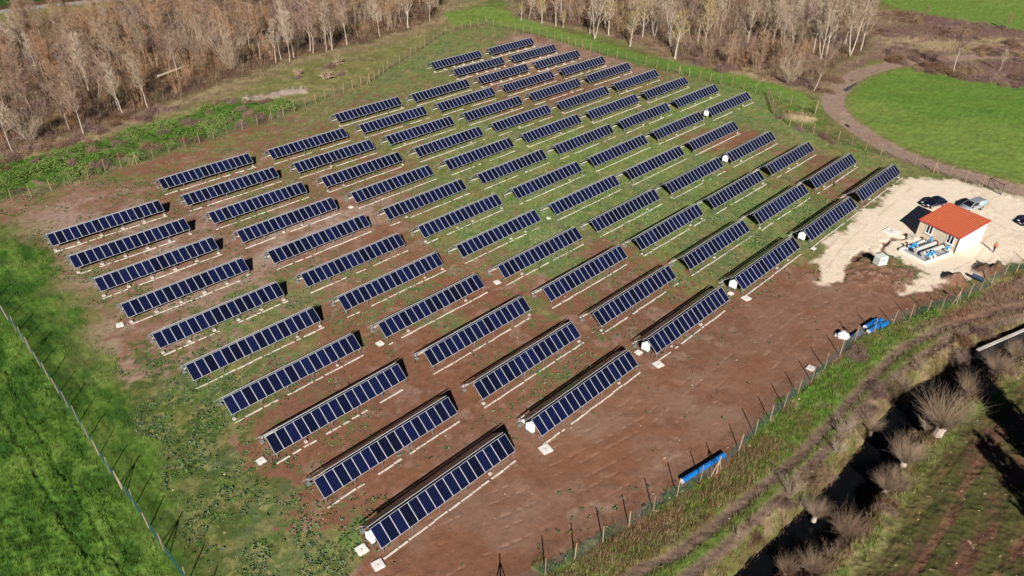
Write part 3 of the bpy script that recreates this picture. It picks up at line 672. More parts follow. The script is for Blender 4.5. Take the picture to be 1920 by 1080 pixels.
# concrete manhole lids lying on the soil
lid = MB(); lid.box((0, 0, .08), (1.05, 1.05, .20), 0); lid.box((0, 0, .185), (.9, .9, .02), 0); lid.box((0, 0, .2), (.10, .10, .03), 1)
lid_me = lid.mesh('concrete_slab', [M['whiteconc'], M['dark']])
LIDS = [(678.5, 1032, 'white square concrete lid among the weeds, upper one beside the nearest solar table', .9), (709, 1060, 'white square concrete lid among the weeds, the one nearest the bottom edge', .9),
        (983, 787, 'white concrete lid under the cabinet of the second front table', .8), (1023, 843, 'white diamond shaped lid on bare soil left of the second front table', 1.05),
        (490, 865, 'small white concrete lid lying by the third table of the left column', .75), (712.5, 645, 'white concrete lid on soil between the two left columns of tables', .75),
        (225, 610, 'white rectangular lid at the left edge of the bare soil', .8), (1197, 662, 'white lid below the cabinet of the third front table', .7), (1234, 684, 'white lid on open soil in front of the third front table', .95),
        (1370, 551, 'small white lid below the cabinet of the fourth front table', .6), (1399, 560, 'white lid on open soil in front of the fourth front table', .95), (932, 530, 'white lid in the grass left of a middle table', .75),
        (1525, 467, 'white lid at the tip of the pale gravel by the fifth front table', .6), (658, 389, 'small pale lid in the grass near the left middle tables', .6), (1028, 410, 'small pale lid in the green middle of the field', .5), (1671, 435, 'large pale concrete slab cover beside the house shadow', 1.9), (1520, 691, 'pale square lid in the brush by the front fence', .8)]
for i, (a, b, lb, s_) in enumerate(LIDS):
    q = gp(a, b); o = link('concrete_slab', lid_me, None, (*q, gz(*q) - .03), (0, 0, AZ + random.uniform(-.25, .25))); o.scale = (s_, s_, 1); tag(o, lb, 'manhole lid', 'concrete lids on the ground')

# ------------------------------------------------------------------ pump house
M['render'] = mat('cream_render', (.66, .56, .42), .9, 0, .06, 3)
M['white'] = mat('white_render', (.80, .79, .77), .85, 0, .05, 3)
M['roof'] = mat('orange_roof_sheet', (.46, .112, .052), .5, 0, .10, 3)
M['roofedge'] = mat('red_roof_trim', (.42, .05, .055), .5, 0, .05)
M['glass'] = mat('window_glass', (.012, .013, .018), .08, 0, .05, spec=.6)
M['blue'] = mat('blue_pipe_plastic', (.012, .17, .55), .4, 0, .08, 4)
M['valve'] = mat('blue_valve_paint', (.03, .30, .62), .45, 0, .1)
M['steel'] = mat('pale_steel_pipe', (.55, .55, .53), .45, .2, .08)
M['rustm'] = mat('brown_flange', (.085, .035, .03), .7, 0, .25)
HANG = R(-61.2)
house = empty('pump_house', (62.65, 98.65, .02), HANG)
tag(house, 'small cream and white building with an orange sheet roof on the gravel', 'building')
LX, LY, HF, HB = 6.45, 6.2, 2.62, 3.92
w = MB(); T = .25
w.prism([(0, 0, 0), (LX, 0, 0), (LX, 0, HF), (0, 0, HF)], (0, T, 0)); link('front_wall', w.mesh('front_wall', [M['render']]), house)
w = MB(); w.prism([(0, LY - T, 0), (LX, LY - T, 0), (LX, LY - T, HB - .05), (0, LY - T, HB - .05)], (0, T, 0)); link('rear_wall', w.mesh('rear_wall', [M['render']]), house)
for xw, mt, nm in ((0, M['render'], 'side_wall'), (LX - T, M['white'], 'side_wall')):
    w = MB(); w.prism([(xw, T + .002, 0), (xw, LY - T - .002, 0), (xw, LY - T - .002, HB - .06), (xw, T + .002, HF)], (T, 0, 0))
    o = link(nm, w.mesh(nm, [mt]), house)
    if xw: o['label'] = 'bright white side wall facing the right'
w = MB(); w.box((LX / 2, LY / 2, .03), (LX + .5, LY + .5, .1)); link('plinth', w.mesh('plinth', [M['concrete']]), house)
for xw in (1.8, 5.25):
    w = MB(); z0, z1 = 1.15, 2.45; hw_ = .5
    for c_, d_ in (((xw, -.02, z0), (1.12, .09, .09)), ((xw, -.02, z1), (1.12, .09, .09)), ((xw - hw_, -.02, (z0 + z1) / 2), (.12, .088, z1 - z0 - .09)), ((xw + hw_, -.02, (z0 + z1) / 2), (.12, .088, z1 - z0 - .09)), ((xw, -.02, (z0 + z1) / 2), (.12, .086, z1 - z0 - .09))): w.box(c_, d_)
    fr_ = link('window', w.mesh('window', [M['white']]), house)
    for sx in (-.25, .25):
        w = MB(); w.box((xw + sx, -.012, (z0 + z1) / 2), (.4, .03, z1 - z0 - .1)); link('pane', w.mesh('pane', [M['glass']]), fr_)
    w = MB(); w.box((xw, -.06, z0 - .09), (1.25, .18, .07)); link('sill', w.mesh('sill', [M['white']]), fr_)
sl = (HB - HF) / LY; ov = .14; npan = 7; pwid = (LX + 2 * ov) / npan
for i in range(npan):
    w = MB(); x0 = -ov + i * pwid + .006; x1 = x0 + pwid - .012
    prof = []
    nr = 3; rw = (x1 - x0) / nr
    for k in range(nr):
        a = x0 + k * rw
        prof += [(a, 0), (a + rw * .55, 0), (a + rw * .66, .055), (a + rw * .88, .055)]
    prof += [(x1, 0)]
    ring = [(px_, -ov, HF - ov * sl + .10 + pz_) for px_, pz_ in prof] + [(x1, -ov, HF - ov * sl + .04), (x0, -ov, HF - ov * sl + .04)]
    w.prism(ring, (0, LY + 2 * ov, (LY + 2 * ov) * sl)); link('roof_panel', w.mesh('roof_panel', [M['roof']]), house)
w = MB(); e_ = ov + .02
A_ = (-e_, -e_, HF - e_ * sl + .06); B_ = (LX + e_, -e_, HF - e_ * sl + .06); C_ = (LX + e_, LY + e_, HB + e_ * sl + .06); D_ = (-e_, LY + e_, HB + e_ * sl + .06)
for p_, q_ in ((A_, B_), (B_, C_), (C_, D_), (D_, A_)): w.tube([p_, q_], .10, 4)
link('roof_trim', w.mesh('roof_trim', [M['roofedge']]), house)
w = MB(); w.tube([(LX + .06, -.08, .2), (LX + .06, -.08, HF - .1)], .05, 8); link('downpipe', w.mesh('downpipe', [M['rustm']]), house)

# open concrete basin with its pump manifolds
bs = np.array([gp(1682.5, 469, .3), gp(1739, 491, .3), gp(1772, 477, .3)])
def hloc(q):
    v = np.array(q) - np.array([62.65, 98.65]); c_, s_ = math.cos(HANG), math.sin(HANG)
    return np.array([v[0] * c_ + v[1] * s_, -v[0] * s_ + v[1] * c_])
b0, b1, b2 = hloc(bs[0]), hloc(bs[1]), hloc(bs[2])
bx0, bx1 = b0[0], (b1[0] + b2[0]) / 2; by0, by1 = (b0[1] + b1[1]) / 2, -.35
basin = empty('concrete_basin', (62.65, 98.65, .02), HANG); tag(basin, 'low white walled concrete basin holding blue valves beside the building', 'basin')
M['slab'] = mat('grey_slab', (.30, .31, .33), .85, 0, .15, 3)
w = MB(); w.box(((bx0 + bx1) / 2, (by0 + by1) / 2, .06), (bx1 - bx0 - .1, by1 - by0 - .1, .10)); link('floor_slab', w.mesh('floor_slab', [M['slab']]), basin)
for c_, d_ in ((((bx0 + bx1) / 2, by0, .20), (bx1 - bx0, .22, .42)), ((bx0, (by0 + by1) / 2, .2), (.22, by1 - by0 - .22, .42)), ((bx1, (by0 + by1) / 2, .2), (.22, by1 - by0 - .22, .42))):
    w = MB(); w.box(c_, d_); link('low_wall', w.mesh('low_wall', [M['whiteconc']]), basin)
def manifold(cx, lab, sgn):
    g = empty('pump_manifold', (62.65, 98.65, .13), HANG); tag(g, lab, 'pump manifold', 'pump manifolds in the basin')
    y0, y1 = by0 + .9, by1 - .5
    w = MB(); w.tube([(cx, y0, .75), (cx, y1 - .3, .75)], .30, 14)
    for yy in (y0 + .4, y1 - .7): w.box((cx, yy, .24), (.4, .15, .5))
    link('header_pipe', w.mesh('header_pipe', [M['steel']], False), g)
    w = MB(); w.tube([(cx, y1 - .32, .75), (cx, y1 - .18, .75)], .46, 14); w.tube([(cx, y1 - .18, .75), (cx, y1 + .1, .75)], .24, 10); link('flange', w.mesh('flange', [M['rustm']]), g)
    for i, yy in enumerate((y0 + .35, y0 + 1.25, y1 - .25)):
        b = MB(); b.tube([(cx + sgn * .25, yy, .75), (cx + sgn * .62, yy, .75)], .12, 8); b.tube([(cx + sgn * .95, yy, .75), (cx + sgn * 1.25, yy, .68), (cx + sgn * 1.42, yy, .12)], .13, 8); link('branch_pipe', b.mesh('branch_pipe', [M['cabinet']]), g)
        v = MB(); v.tube([(cx + sgn * .58, yy, .75), (cx + sgn * .66, yy, .75)], .23, 10); v.tube([(cx + sgn * .66, yy, .75), (cx + sgn * .9, yy, .75)], .17, 10); v.tube([(cx + sgn * .9, yy, .75), (cx + sgn * .98, yy, .75)], .23, 10)
        v.tube([(cx + sgn * .78, yy, .8), (cx + sgn * .78, yy, 1.25)], .09, 8); v.tube([(cx + sgn * .78, yy, 1.25), (cx + sgn * .78, yy, 1.31)], .24, 10)
        link('valve', v.mesh('valve', [M['valve']]), g)
manifold(bx0 + (bx1 - bx0) * .42, 'blue valved pump manifold on the left side of the basin', -1)
manifold(bx0 + (bx1 - bx0) * .70, 'blue valved pump manifold nearer the building corner', 1)
# meter chest half-way along the front wall's far end
w = MB(); w.box((0, 0, .35), (1.1, .8, .7), rz=0); w.box((0, 0, .72), (1.2, .9, .06))
o = link('meter_pit', w.mesh('meter_pit', [M['concrete']]), None, (*gp(1709, 449), .02), (0, 0, HANG)); tag(o, 'pale concrete meter pit by the building corner next to the basin', 'pit')

# equipment box on the spoil
eb = empty('equipment_box', (*gp(1648, 497), gz(*gp(1648, 497))), R(20)); tag(eb, 'pale rounded equipment box with grey vents standing on brown spoil', 'equipment box')
M['pale'] = mat('pale_green_grey_paint', (.62, .66, .60), .5, 0, .08)
w = MB(); rg = [(-.75, -.55, .1), (.75, -.55, .1), (.75, -.55, 1.15), (.6, -.55, 1.4), (-.6, -.55, 1.4), (-.75, -.55, 1.15)]; w.prism([(a, b, c_) for a, b, c_ in rg], (0, 1.1, 0)); link('body', w.mesh('body', [M['pale']]), eb)
for zz in (.75, .85, .95): w = MB(); w.box((-.25, -.56, zz), (.7, .03, .05)); link('vent', w.mesh('vent', [M['alu']]), eb)
w = MB(); w.box((0, 0, .05), (1.6, 1.2, .1)); link('skid', w.mesh('skid', [M['steel']]), eb)

# ------------------------------------------------------------------ vehicles
def loft(mb, secs, mi=0):
    n = len(secs[0]); b0 = len(mb.v)
    V = [p for s in secs for p in s]; Fs = []
    for i in range(len(secs) - 1):
        for k in range(n): Fs.append((i * n + k, i * n + (k + 1) % n, (i + 1) * n + (k + 1) % n, (i + 1) * n + k))
    Fs.append(tuple(range(n))[::-1]); Fs.append(tuple(range((len(secs) - 1) * n, len(secs) * n)))
    mb.add(V, Fs, mi)
def sec(x, w, z0, z1, crown=.0):
    return [(x, -w * .88, z0), (x, -w, z0 + .18), (x, -w, z1 - .16), (x, -w * .90, z1 - .02), (x, 0, z1 + crown), (x, w * .90, z1 - .02), (x, w, z1 - .16), (x, w, z0 + .18), (x, w * .88, z0)]
M['tyre'] = mat('tyre', (.018, .018, .018), .9); M['rim'] = mat('rim', (.45, .46, .47), .35, .6, .05); M['lamp'] = mat('headlamp', (.75, .75, .78), .15, 0, .05); M['tail'] = mat('tail_lamp', (.35, .02, .02), .3)
def wheels(root, xs, hw_, r):
    for x_ in xs:
        for s_ in (-1, 1):
            w = MB(); w.tube([(x_, s_ * (hw_ - .20), r), (x_, s_ * hw_, r)], r, 16); wh = link('wheel', w.mesh('wheel', [M['tyre']]), root)
            w = MB(); w.tube([(x_, s_ * (hw_ - .02), r), (x_, s_ * (hw_ + .012), r)], r * .62, 12); link('rim', w.mesh('rim', [M['rim']]), wh)
def glassq(root, nm, quad, mt=None):
    w = MB(); q = [Vector(p) for p in quad]; n_ = (q[1] - q[0]).cross(q[3] - q[0]).normalized() * .012
    w.prism([tuple(p + n_) for p in q], tuple(-n_ * 2)); link(nm, w.mesh(nm, [mt or M['glass']]), root)
def saloon(loc, head, paint, lab):
    g = empty('parked_car', (*loc, .03), R(head)); tag(g, lab, 'car', 'cars parked on the gravel')
    b = MB(); loft(b, [sec(-2.15, .70, .35, .72), sec(-2.0, .84, .24, .86), sec(-1.2, .90, .20, .95), sec(-.2, .91, .20, .95), sec(.9, .91, .20, .93, .02), sec(1.6, .87, .22, .82, .03), sec(2.05, .76, .28, .68), sec(2.17, .62, .36, .58)])
    link('body', b.mesh('body', [paint], True), g)
    r_ = MB(); loft(r_, [[(-1.95, -.72, .86), (-1.95, .72, .86), (-1.9, .66, .90), (-1.9, -.66, .90)], [(-1.35, -.78, .94), (-1.35, .78, .94), (-1.25, .58, 1.36), (-1.25, -.58, 1.36)], [(-.5, -.80, .94), (-.5, .80, .94), (-.5, .60, 1.45), (-.5, -.60, 1.45)], [(.25, -.80, .94), (.25, .80, .94), (.15, .58, 1.41), (.15, -.58, 1.41)], [(1.05, -.76, .92), (1.05, .76, .92), (1.0, .70, .95), (1.0, -.70, .95)]])
    link('cabin', r_.mesh('cabin', [paint]), g)
    glassq(g, 'windscreen', [(1.0, -.66, .96), (1.0, .66, .96), (.2, .54, 1.39), (.2, -.54, 1.39)])
    glassq(g, 'rear_window', [(-1.88, .6, .92), (-1.88, -.6, .92), (-1.3, -.53, 1.33), (-1.3, .53, 1.33)])
    for s_ in (-1, 1):
        q = [(-1.2, s_ * .785, .99), (.7, s_ * .785, .99), (.15, s_ * .61, 1.36), (-1.05, s_ * .61, 1.36)]
        glassq(g, 'side_window', q if s_ < 0 else q[::-1])
        w = MB(); w.box((2.02, s_ * .58, .66), (.2, .3, .12)); link('headlight', w.mesh('headlight', [M['lamp']]), g)
        w = MB(); w.box((-2.10, s_ * .6, .72), (.12, .26, .12)); link('tail_light', w.mesh('tail_light', [M['tail']]), g)
        w = MB(); w.box((.75, s_ * .98, .98), (.14, .16, .12)); link('mirror', w.mesh('mirror', [paint]), g)
    w = MB(); w.box((2.16, 0, .46), (.03, .5, .11)); link('number_plate', w.mesh('number_plate', [M['lamp']]), g)
    wheels(g, (-1.32, 1.32), .90, .32)
    return g
M['navy'] = mat('dark_navy_car_paint', (.004, .006, .022), .3, 0, .05, spec=.5, coat=1.0)
M['plum'] = mat('dark_plum_car_paint', (.010, .004, .018), .3, 0, .05, spec=.5, coat=1.0)
M['silver'] = mat('silver_car_paint', (.40, .43, .47), .35, .3, .05, coat=.6)
saloon((70.4, 109.0), 201, M['navy'], 'dark navy car with its nose to the left, behind the orange roofed building')
saloon((82.9, 102.7), 196, M['plum'], 'dark car cut off by the right edge of the gravel yard')
pk = empty('pickup_truck', (75.7, 107.5, .03), R(205)); tag(pk, 'silver pickup with a closed canopy, parked behind the building roof', 'pickup')
b = MB(); loft(b, [sec(-2.6, .82, .5, .98), sec(-2.5, .90, .42, 1.02), sec(-.2, .91, .36, 1.02), sec(1.2, .91, .34, 1.0), sec(2.3, .86, .36, .94, .02), sec(2.6, .74, .44, .82)]); link('body', b.mesh('body', [M['silver']], True), pk)
r_ = MB(); loft(r_, [[(-.75, -.82, 1.0), (-.75, .82, 1.0), (-.72, .66, 1.66), (-.72, -.66, 1.66)], [(.45, -.82, 1.0), (.45, .82, 1.0), (.3, .64, 1.68), (.3, -.64, 1.68)], [(1.25, -.80, 1.0), (1.25, .80, 1.0), (1.2, .74, 1.03), (1.2, -.74, 1.03)]]); link('cab', r_.mesh('cab', [M['silver']]), pk)
r_ = MB(); loft(r_, [[(-2.52, -.84, 1.0), (-2.52, .84, 1.0), (-2.42, .74, 1.70), (-2.42, -.74, 1.70)], [(-.80, -.84, 1.0), (-.80, .84, 1.0), (-.80, .72, 1.74), (-.80, -.72, 1.74)]]); link('canopy', r_.mesh('canopy', [M['silver']]), pk)
glassq(pk, 'windscreen', [(1.2, -.7, 1.05), (1.2, .7, 1.05), (.36, .58, 1.65), (.36, -.58, 1.65)])
M['decal'] = mat('pale_blue_decal', (.16, .46, .66), .4, 0, .03)
for s_ in (-1, 1):
    q = [(-.6, s_ * .80, 1.08), (.85, s_ * .80, 1.08), (.3, s_ * .67, 1.6), (-.6, s_ * .67, 1.6)]; glassq(pk, 'side_window', q if s_ < 0 else q[::-1])
    q = [(-2.3, s_ * .825, 1.10), (-1.7, s_ * .825, 1.10), (-1.7, s_ * .755, 1.55), (-2.3, s_ * .755, 1.55)]; glassq(pk, 'blue_decal', q if s_ < 0 else q[::-1], M['decal'])
    q = [(-1.62, s_ * .825, 1.10), (-1.0, s_ * .825, 1.10), (-1.0, s_ * .755, 1.55), (-1.62, s_ * .755, 1.55)]; glassq(pk, 'white_decal', q if s_ < 0 else q[::-1], M['cabinet'])
    w = MB(); w.box((2.5, s_ * .62, .78), (.16, .28, .14)); link('headlight', w.mesh('headlight', [M['lamp']]), pk)
    w = MB(); w.box((-2.58, s_ * .74, .85), (.1, .14, .24)); link('tail_light', w.mesh('tail_light', [M['tail']]), pk)
    w = MB(); w.box((1.0, s_ * 1.0, 1.08), (.14, .18, .16)); link('mirror', w.mesh('mirror', [M['dark']]), pk)
wheels(pk, (-1.65, 1.65), .91, .37)

# ------------------------------------------------------------------ worker in an orange vest
M['skin'] = mat('skin', (.45, .25, .17), .6); M['vest'] = mat('orange_vest', (.85, .17, .02), .7, 0, .08); M['jean'] = mat('dark_trousers', (.035, .045, .08), .9); M['hair'] = mat('dark_hair', (.02, .014, .01), .8); M['boot'] = mat('boots', (.03, .022, .016), .8)
def skin_obj(name, verts, edges, radii, mt, parent, root=0, lev=1):
    me = bpy.data.meshes.new(name); me.from_pydata(verts, edges, []); me.materials.append(mt)
    o = link(name, me, parent); md = o.modifiers.new('skin', 'SKIN'); md.use_smooth_shade = True
    for i, v in enumerate(me.skin_vertices[0].data): v.radius = radii[i] if hasattr(radii[i], '__len__') else (radii[i], radii[i]); v.use_root = (i == root)
    s_ = o.modifiers.new('sub', 'SUBSURF'); s_.levels = lev; s_.render_levels = lev
    return o
pr = empty('person', (*gp(1862, 473), .03), R(200)); tag(pr, 'person in an orange vest and dark trousers walking on the pale gravel', 'person')
V = [(0, 0, .95), (0, .0, 1.2), (0, 0, 1.42), (.02, 0, 1.52), (.04, 0, 1.62), (.04, 0, 1.72), (0, .20, 1.40), (.05, .26, 1.14), (.20, .25, .92), (0, -.20, 1.40), (-.06, -.26, 1.14), (.02, -.28, .90), (0, .10, .90), (.22, .11, .50), (.16, .11, .08), (.34, .12, .05), (0, -.10, .90), (-.04, -.11, .50), (-.30, -.11, .12), (-.16, -.12, .05)]
Ed = [(0, 1), (1, 2), (2, 3), (3, 4), (4, 5), (2, 6), (6, 7), (7, 8), (2, 9), (9, 10), (10, 11), (0, 12), (12, 13), (13, 14), (14, 15), (0, 16), (16, 17), (17, 18), (18, 19)]
rd = [.15, .14, .16, .055, .10, .085, .06, .045, .03, .06, .045, .03, .095, .06, .042, .035, .095, .06, .042, .035]
nb = len(V)
for s_, (hx_, hy_, hz_) in ((1, V[8]), (-1, V[11])):
    base_i = 8 if s_ > 0 else 11
    for j, (dx, ln) in enumerate(((-.03, .075), (-.01, .085), (.01, .08), (.03, .065))):
        V += [(hx_ + dx, hy_, hz_ - .07), (hx_ + dx + .01, hy_ - s_ * .012, hz_ - .07 - ln)]; Ed += [(base_i, len(V) - 2), (len(V) - 2, len(V) - 1)]; rd += [.010, .008]
    V += [(hx_ + .045, hy_ - s_ * .02, hz_ - .05)]; Ed += [(base_i, len(V) - 1)]; rd += [.010]
skin_obj('body', V, Ed, rd, M['skin'], pr)
skin_obj('vest', [(0, 0, .92), (0, 0, 1.2), (0, 0, 1.40), (0, .19, 1.41), (.03, .24, 1.22), (0, -.19, 1.41), (-.03, -.24, 1.22)], [(0, 1), (1, 2), (2, 3), (3, 4), (2, 5), (5, 6)], [.18, .17, .18, .09, .07, .09, .07], M['vest'], pr)
skin_obj('trousers', [V[0], V[12], V[13], V[14], V[16], V[17], V[18]], [(0, 1), (1, 2), (2, 3), (0, 4), (4, 5), (5, 6)], [.17, .12, .085, .07, .12, .085, .07], M['jean'], pr)
for f_ in ((14, 15), (18, 19)): skin_obj('boot', [V[f_[0]], V[f_[1]]], [(0, 1)], [.06, .055], M['boot'], pr)
skin_obj('hair', [(.0, 0, 1.66), (.0, 0, 1.75)], [(0, 1)], [.10, .09], M['hair'], pr)
for s_ in (-.035, .035): w = MB(); w.box((.135, s_, 1.66), (.02, .025, .015)); link('eye', w.mesh('eye', [M['hair']]), pr)
w = MB(); w.box((.145, 0, 1.63), (.04, .025, .04)); link('nose', w.mesh('nose', [M['skin']]), pr)

# ------------------------------------------------------------------ fences
rngF = random.Random(3); M['wire'] = mat('dull_wire', (.05, .09, .08), .7)
ps = MB(); ps.tube([(0, 0, -.3), (0, 0, 1.2), (0, 0, 2.28)], [.06, .055, .05], 6); post_wood = ps.mesh('stake', [M['wood']])
bsr = MB(); bsr.tube([(0, 0, -.2), (0, 0, 2.45)], [.07, .055], 6); bsr.tube([(.9, .1, -.1), (.02, 0, 1.9)], .05, 6); bsr.tube([(-.9, .1, -.1), (-.02, 0, 1.9)], .05, 6); brace_me = bsr.mesh('braced_stake', [M['wood']])
def net_mat(name, col, dens):
    mt, nt, b = new_mat(name)
    tr = nt.nodes.new('ShaderNodeBsdfTransparent'); mx = nt.nodes.new('ShaderNodeMixShader'); out = nt.nodes['Material Output']
    uv = nt.nodes.new('ShaderNodeTexCoord'); nz = nt.nodes.new('ShaderNodeTexNoise'); nz.inputs['Scale'].default_value = 1.5
    nt.links.new(uv.outputs['Object'], nz.inputs['Vector'])
    mr = nt.nodes.new('ShaderNodeMapRange'); mr.inputs[3].default_value = dens * .6; mr.inputs[4].default_value = dens * 1.4; nt.links.new(nz.outputs[0], mr.inputs[0])
    b.inputs['Base Color'].default_value = (*col, 1); b.inputs['Roughness'].default_value = .8
    nt.links.new(mr.outputs[0], mx.inputs[0]); nt.links.new(tr.outputs[0], mx.inputs[1]); nt.links.new(b.outputs[0], mx.inputs[2]); nt.links.new(mx.outputs[0], out.inputs[0])
    return mt
M['net'] = mat('green_wire', (.02, .075, .07), .6); M['netleft'] = mat('teal_wire', (.016, .066, .06), .6)
M['netbrown'] = net_mat('grey_wire_mesh', (.10, .085, .07), .13)
def fence(name, line, lab, netm, braces, nh=1.75, cat='fence', dense=3.1, wr=.005, vsp=.13):
    base = line[len(line) // 2]
    g = empty(name, (base[0], base[1], 0)); tag(g, lab, cat, 'wooden stake fences round the field')
    P = [np.array(line[0])]
    for i in range(len(line) - 1):
        a, b = np.array(line[i]), np.array(line[i + 1]); L = np.hypot(*(b - a)); n = max(1, round(L / dense))
        for k in range(1, n + 1): P.append(a + (b - a) * k / n)
    bw = [np.array(gp(*q)) for q in braces]
    bi = {int(np.argmin([np.hypot(*(p - b)) for p in P])) for b in bw}
    zs = ground(np.array([p[0] for p in P]), np.array([p[1] for p in P]))[0]
    for i, p in enumerate(P):
        if i in bi: o = link('braced_stake', brace_me, g, (p[0] - base[0], p[1] - base[1], zs[i]))
        else: o = link('stake', post_wood, g, (p[0] - base[0], p[1] - base[1], zs[i] + rngF.uniform(-.12, .08)))
        q = P[min(i + 1, len(P) - 1)] - P[max(i - 1, 0)]
        o.rotation_euler = (rngF.uniform(-.05, .05), rngF.uniform(-.05, .05), math.atan2(q[1], q[0]))
    w = MB()
    for i in range(len(P) - 1):
        a, b = P[i] - base, P[i + 1] - base
        for k in range(15):
            hz = nh * k / 14
            w.tube([(a[0], a[1], zs[i] + hz), (b[0], b[1], zs[i + 1] + hz)], wr, 3, 0, False)
        nv = int(np.hypot(*(b - a)) / vsp)
        for k in range(nv):
            q_ = a + (b - a) * k / nv; zq = zs[i] + (zs[i + 1] - zs[i]) * k / nv
            w.tube([(q_[0], q_[1], zq - .03), (q_[0], q_[1], zq + nh)], wr, 3, 0, False)
    link('wire_mesh', w.mesh('wire_mesh', [netm]), g)['kind'] = 'stuff'
    return g
fence('stake_fence', P_LEFT_FENCE, 'wooden stake fence with green mesh crossing the crop at the left', M['netleft'], [(233, 921), (60, 660), (308, 1033)], wr=.006, vsp=.10)
M['brownwire'] = mat('grey_brown_wire', (.09, .08, .065), .7)
fence('stake_fence', P_BACK_FENCE, 'wooden stake fence below the overgrown bank along the left wood', M['brownwire'], [(257, 308), (510, 227), (693, 157), (912, 46)])
fence('stake_fence', P_RIGHT_FENCE, 'wooden stake fence along the bright grass strip and farm road', M['brownwire'], [(912, 46), (1092, 94), (1273, 140), (1750, 323)])
fence('stake_fence', P_CORNER_FENCE, 'short stake fence round the rubble mound by the bend of the road', M['brownwire'], [])
fence('stake_fence', P_FRONT_FENCE, 'wooden stake fence between the bare track and the rough verge', M['net'], [(958, 1112), (1343, 888), (1601, 642), (1793, 570)])
# open mesh gate by the road
ga, gb = np.array(gp(1876, 366)), np.array(gp(1850, 352)); d_ = gb - ga; Lg = float(np.hypot(*d_))
gt = empty('mesh_gate', (*ga, .0), math.atan2(d_[1], d_[0])); tag(gt, 'dark framed mesh gate standing at the road edge of the gravel yard', 'gate')
M['gate'] = mat('dark_gate_steel', (.06, .045, .04), .6, .3)
w = MB()
for p_, q_ in (((0, 0, 0), (0, 0, 2.2)), ((Lg, 0, .1), (Lg, 0, 1.9)), ((0, 0, 1.9), (Lg, 0, 1.9)), ((0, 0, .12), (Lg, 0, .12)), ((0, 0, .12), (Lg, 0, 1.9))): w.tube([p_, q_], .05, 6)
link('gate_frame', w.mesh('gate_frame', [M['gate']]), gt)
w = MB(); w.quad((0, 0, .12), (Lg, 0, .12), (Lg, 0, 1.9), (0, 0, 1.9)); link('gate_mesh', w.mesh('gate_mesh', [M['netbrown']]), gt)
# lone leaning post board at the corner
o = empty('board_post', (*gp(1527.5, 213), gz(*gp(1527.5, 213))), R(70)); tag(o, 'narrow dark sided board standing in grass by the road bend', 'board')
w = MB(); w.box((0, 0, 1.1), (.5, .07, 2.2)); link('board', w.mesh('board', [M['wood']]), o)

# ------------------------------------------------------------------ blue pipes, sacks, rolls
def pipe(p0, p1, r, lab, ends=True, grp=None, zoff=0, mt=None):
    a, b = Vector((*p0, gz(*p0) + r + zoff)), Vector((*p1, gz(*p1) + r + zoff)); mid = (a + b) / 2
    w = MB(); n = 20; V1, F1 = tube([a - mid, b - mid], r, n, False); w.add(V1, F1); V2, F2 = tube([a - mid, b - mid], r * .9, n, False); w.add(V2, [f[::-1] for f in F2])
    for base_ in (0, n):
        for k in range(n):
            k2 = (k + 1) % n; q = [w.v[base_ + k], w.v[base_ + k2], w.v[2 * n + base_ + k2], w.v[2 * n + base_ + k]]; w.add(q, [(0, 1, 2, 3)] if base_ else [(3, 2, 1, 0)])
    g = link('blue_pipe', w.mesh('blue_pipe', [mt or M['blue']]), None, mid); tag(g, lab, 'pipe', grp)
    for p in g.data.polygons: p.use_smooth = True
    if ends:
        c_ = MB(); d = (a - b).normalized(); c_.tube([a - mid + d * -.05, a - mid + d * .03], r * .93, n); link('end_cap', c_.mesh('end_cap', [M['cabinet']]), g)
pipe(gp(1278, 906), gp(1357, 856), .28, 'long blue pipe lying along the front fence')
grp = 'blue pipes piled by the front fence'
pipe(gp(1621, 617), gp(1642, 604), .30, 'short blue pipe at the upper left of the pile by the fence', True, grp)
pipe(gp(1627, 626), gp(1650, 612), .30, 'short blue pipe in the front of the pile, second from the left', True, grp)
pipe(gp(1646, 619), gp(1662, 609), .30, 'short blue pipe at the right end of the pile by the fence', False, grp)
pipe(gp(1633, 615), gp(1652, 604), .28, 'blue pipe resting on top at the back of the pile', False, grp, .12)
pipe(gp(1598, 634), gp(1612, 625), .28, 'greyish blue pipe half hidden behind the braced stake', False, None, -.05, mat('dull_blue_plastic', (.07, .14, .28), .5))
M['sack'] = mat('white_sheet', (.74, .74, .75), .8, 0, .1, 3, bump=.4)
def blob(name, loc, r, sq, mt, lab, cat, seed, grp=None):
    rg_ = np.random.default_rng(seed); V = []; nU, nV = 14, 8
    for j in range(nV + 1):
        ph = math.pi * j / nV
        for i in range(nU):
            t_ = 2 * math.pi * i / nU; k = 1 + .16 * math.sin(3 * t_ + seed) * math.sin(ph) + rg_.uniform(-.08, .08)
            V.append((r * k * math.sin(ph) * math.cos(t_), r * k * math.sin(ph) * math.sin(t_), max(-.1, r * sq * k * math.cos(ph) + r * sq * .5)))
    Fs = [(j * nU + i, j * nU + (i + 1) % nU, (j + 1) * nU + (i + 1) % nU, (j + 1) * nU + i) for j in range(nV) for i in range(nU)]
    o = link(name, mesh_np(name, np.array(V), [f[::-1] for f in Fs], [mt]), None, loc); tag(o, lab, cat, grp); return o
q = gp(1580, 632); blob('wrapped_bundle', (*q, gz(*q)), .74, .7, M['sack'], 'crumpled white wrapped bundle beside the front fence', 'bundle', 4)
q = gp(1569, 629); blob('plastic_sack', (*q, gz(*q)), .35, .6, M['sack'], 'small white plastic sack left of the wrapped bundle', 'sack', 9)
M['rollm'] = mat('dark_blue_roll', (.035, .06, .12), .6, 0, .3, 5)
ra, rb = Vector((*gp(1820, 522), .62)), Vector((*gp(1843, 531), .42)); w = MB(); w.tube([ra - ra, (rb - ra) * .5, rb - ra], .3, 14); w.tube([(rb - ra) * .48, (rb - ra) * .54], .33, 14)
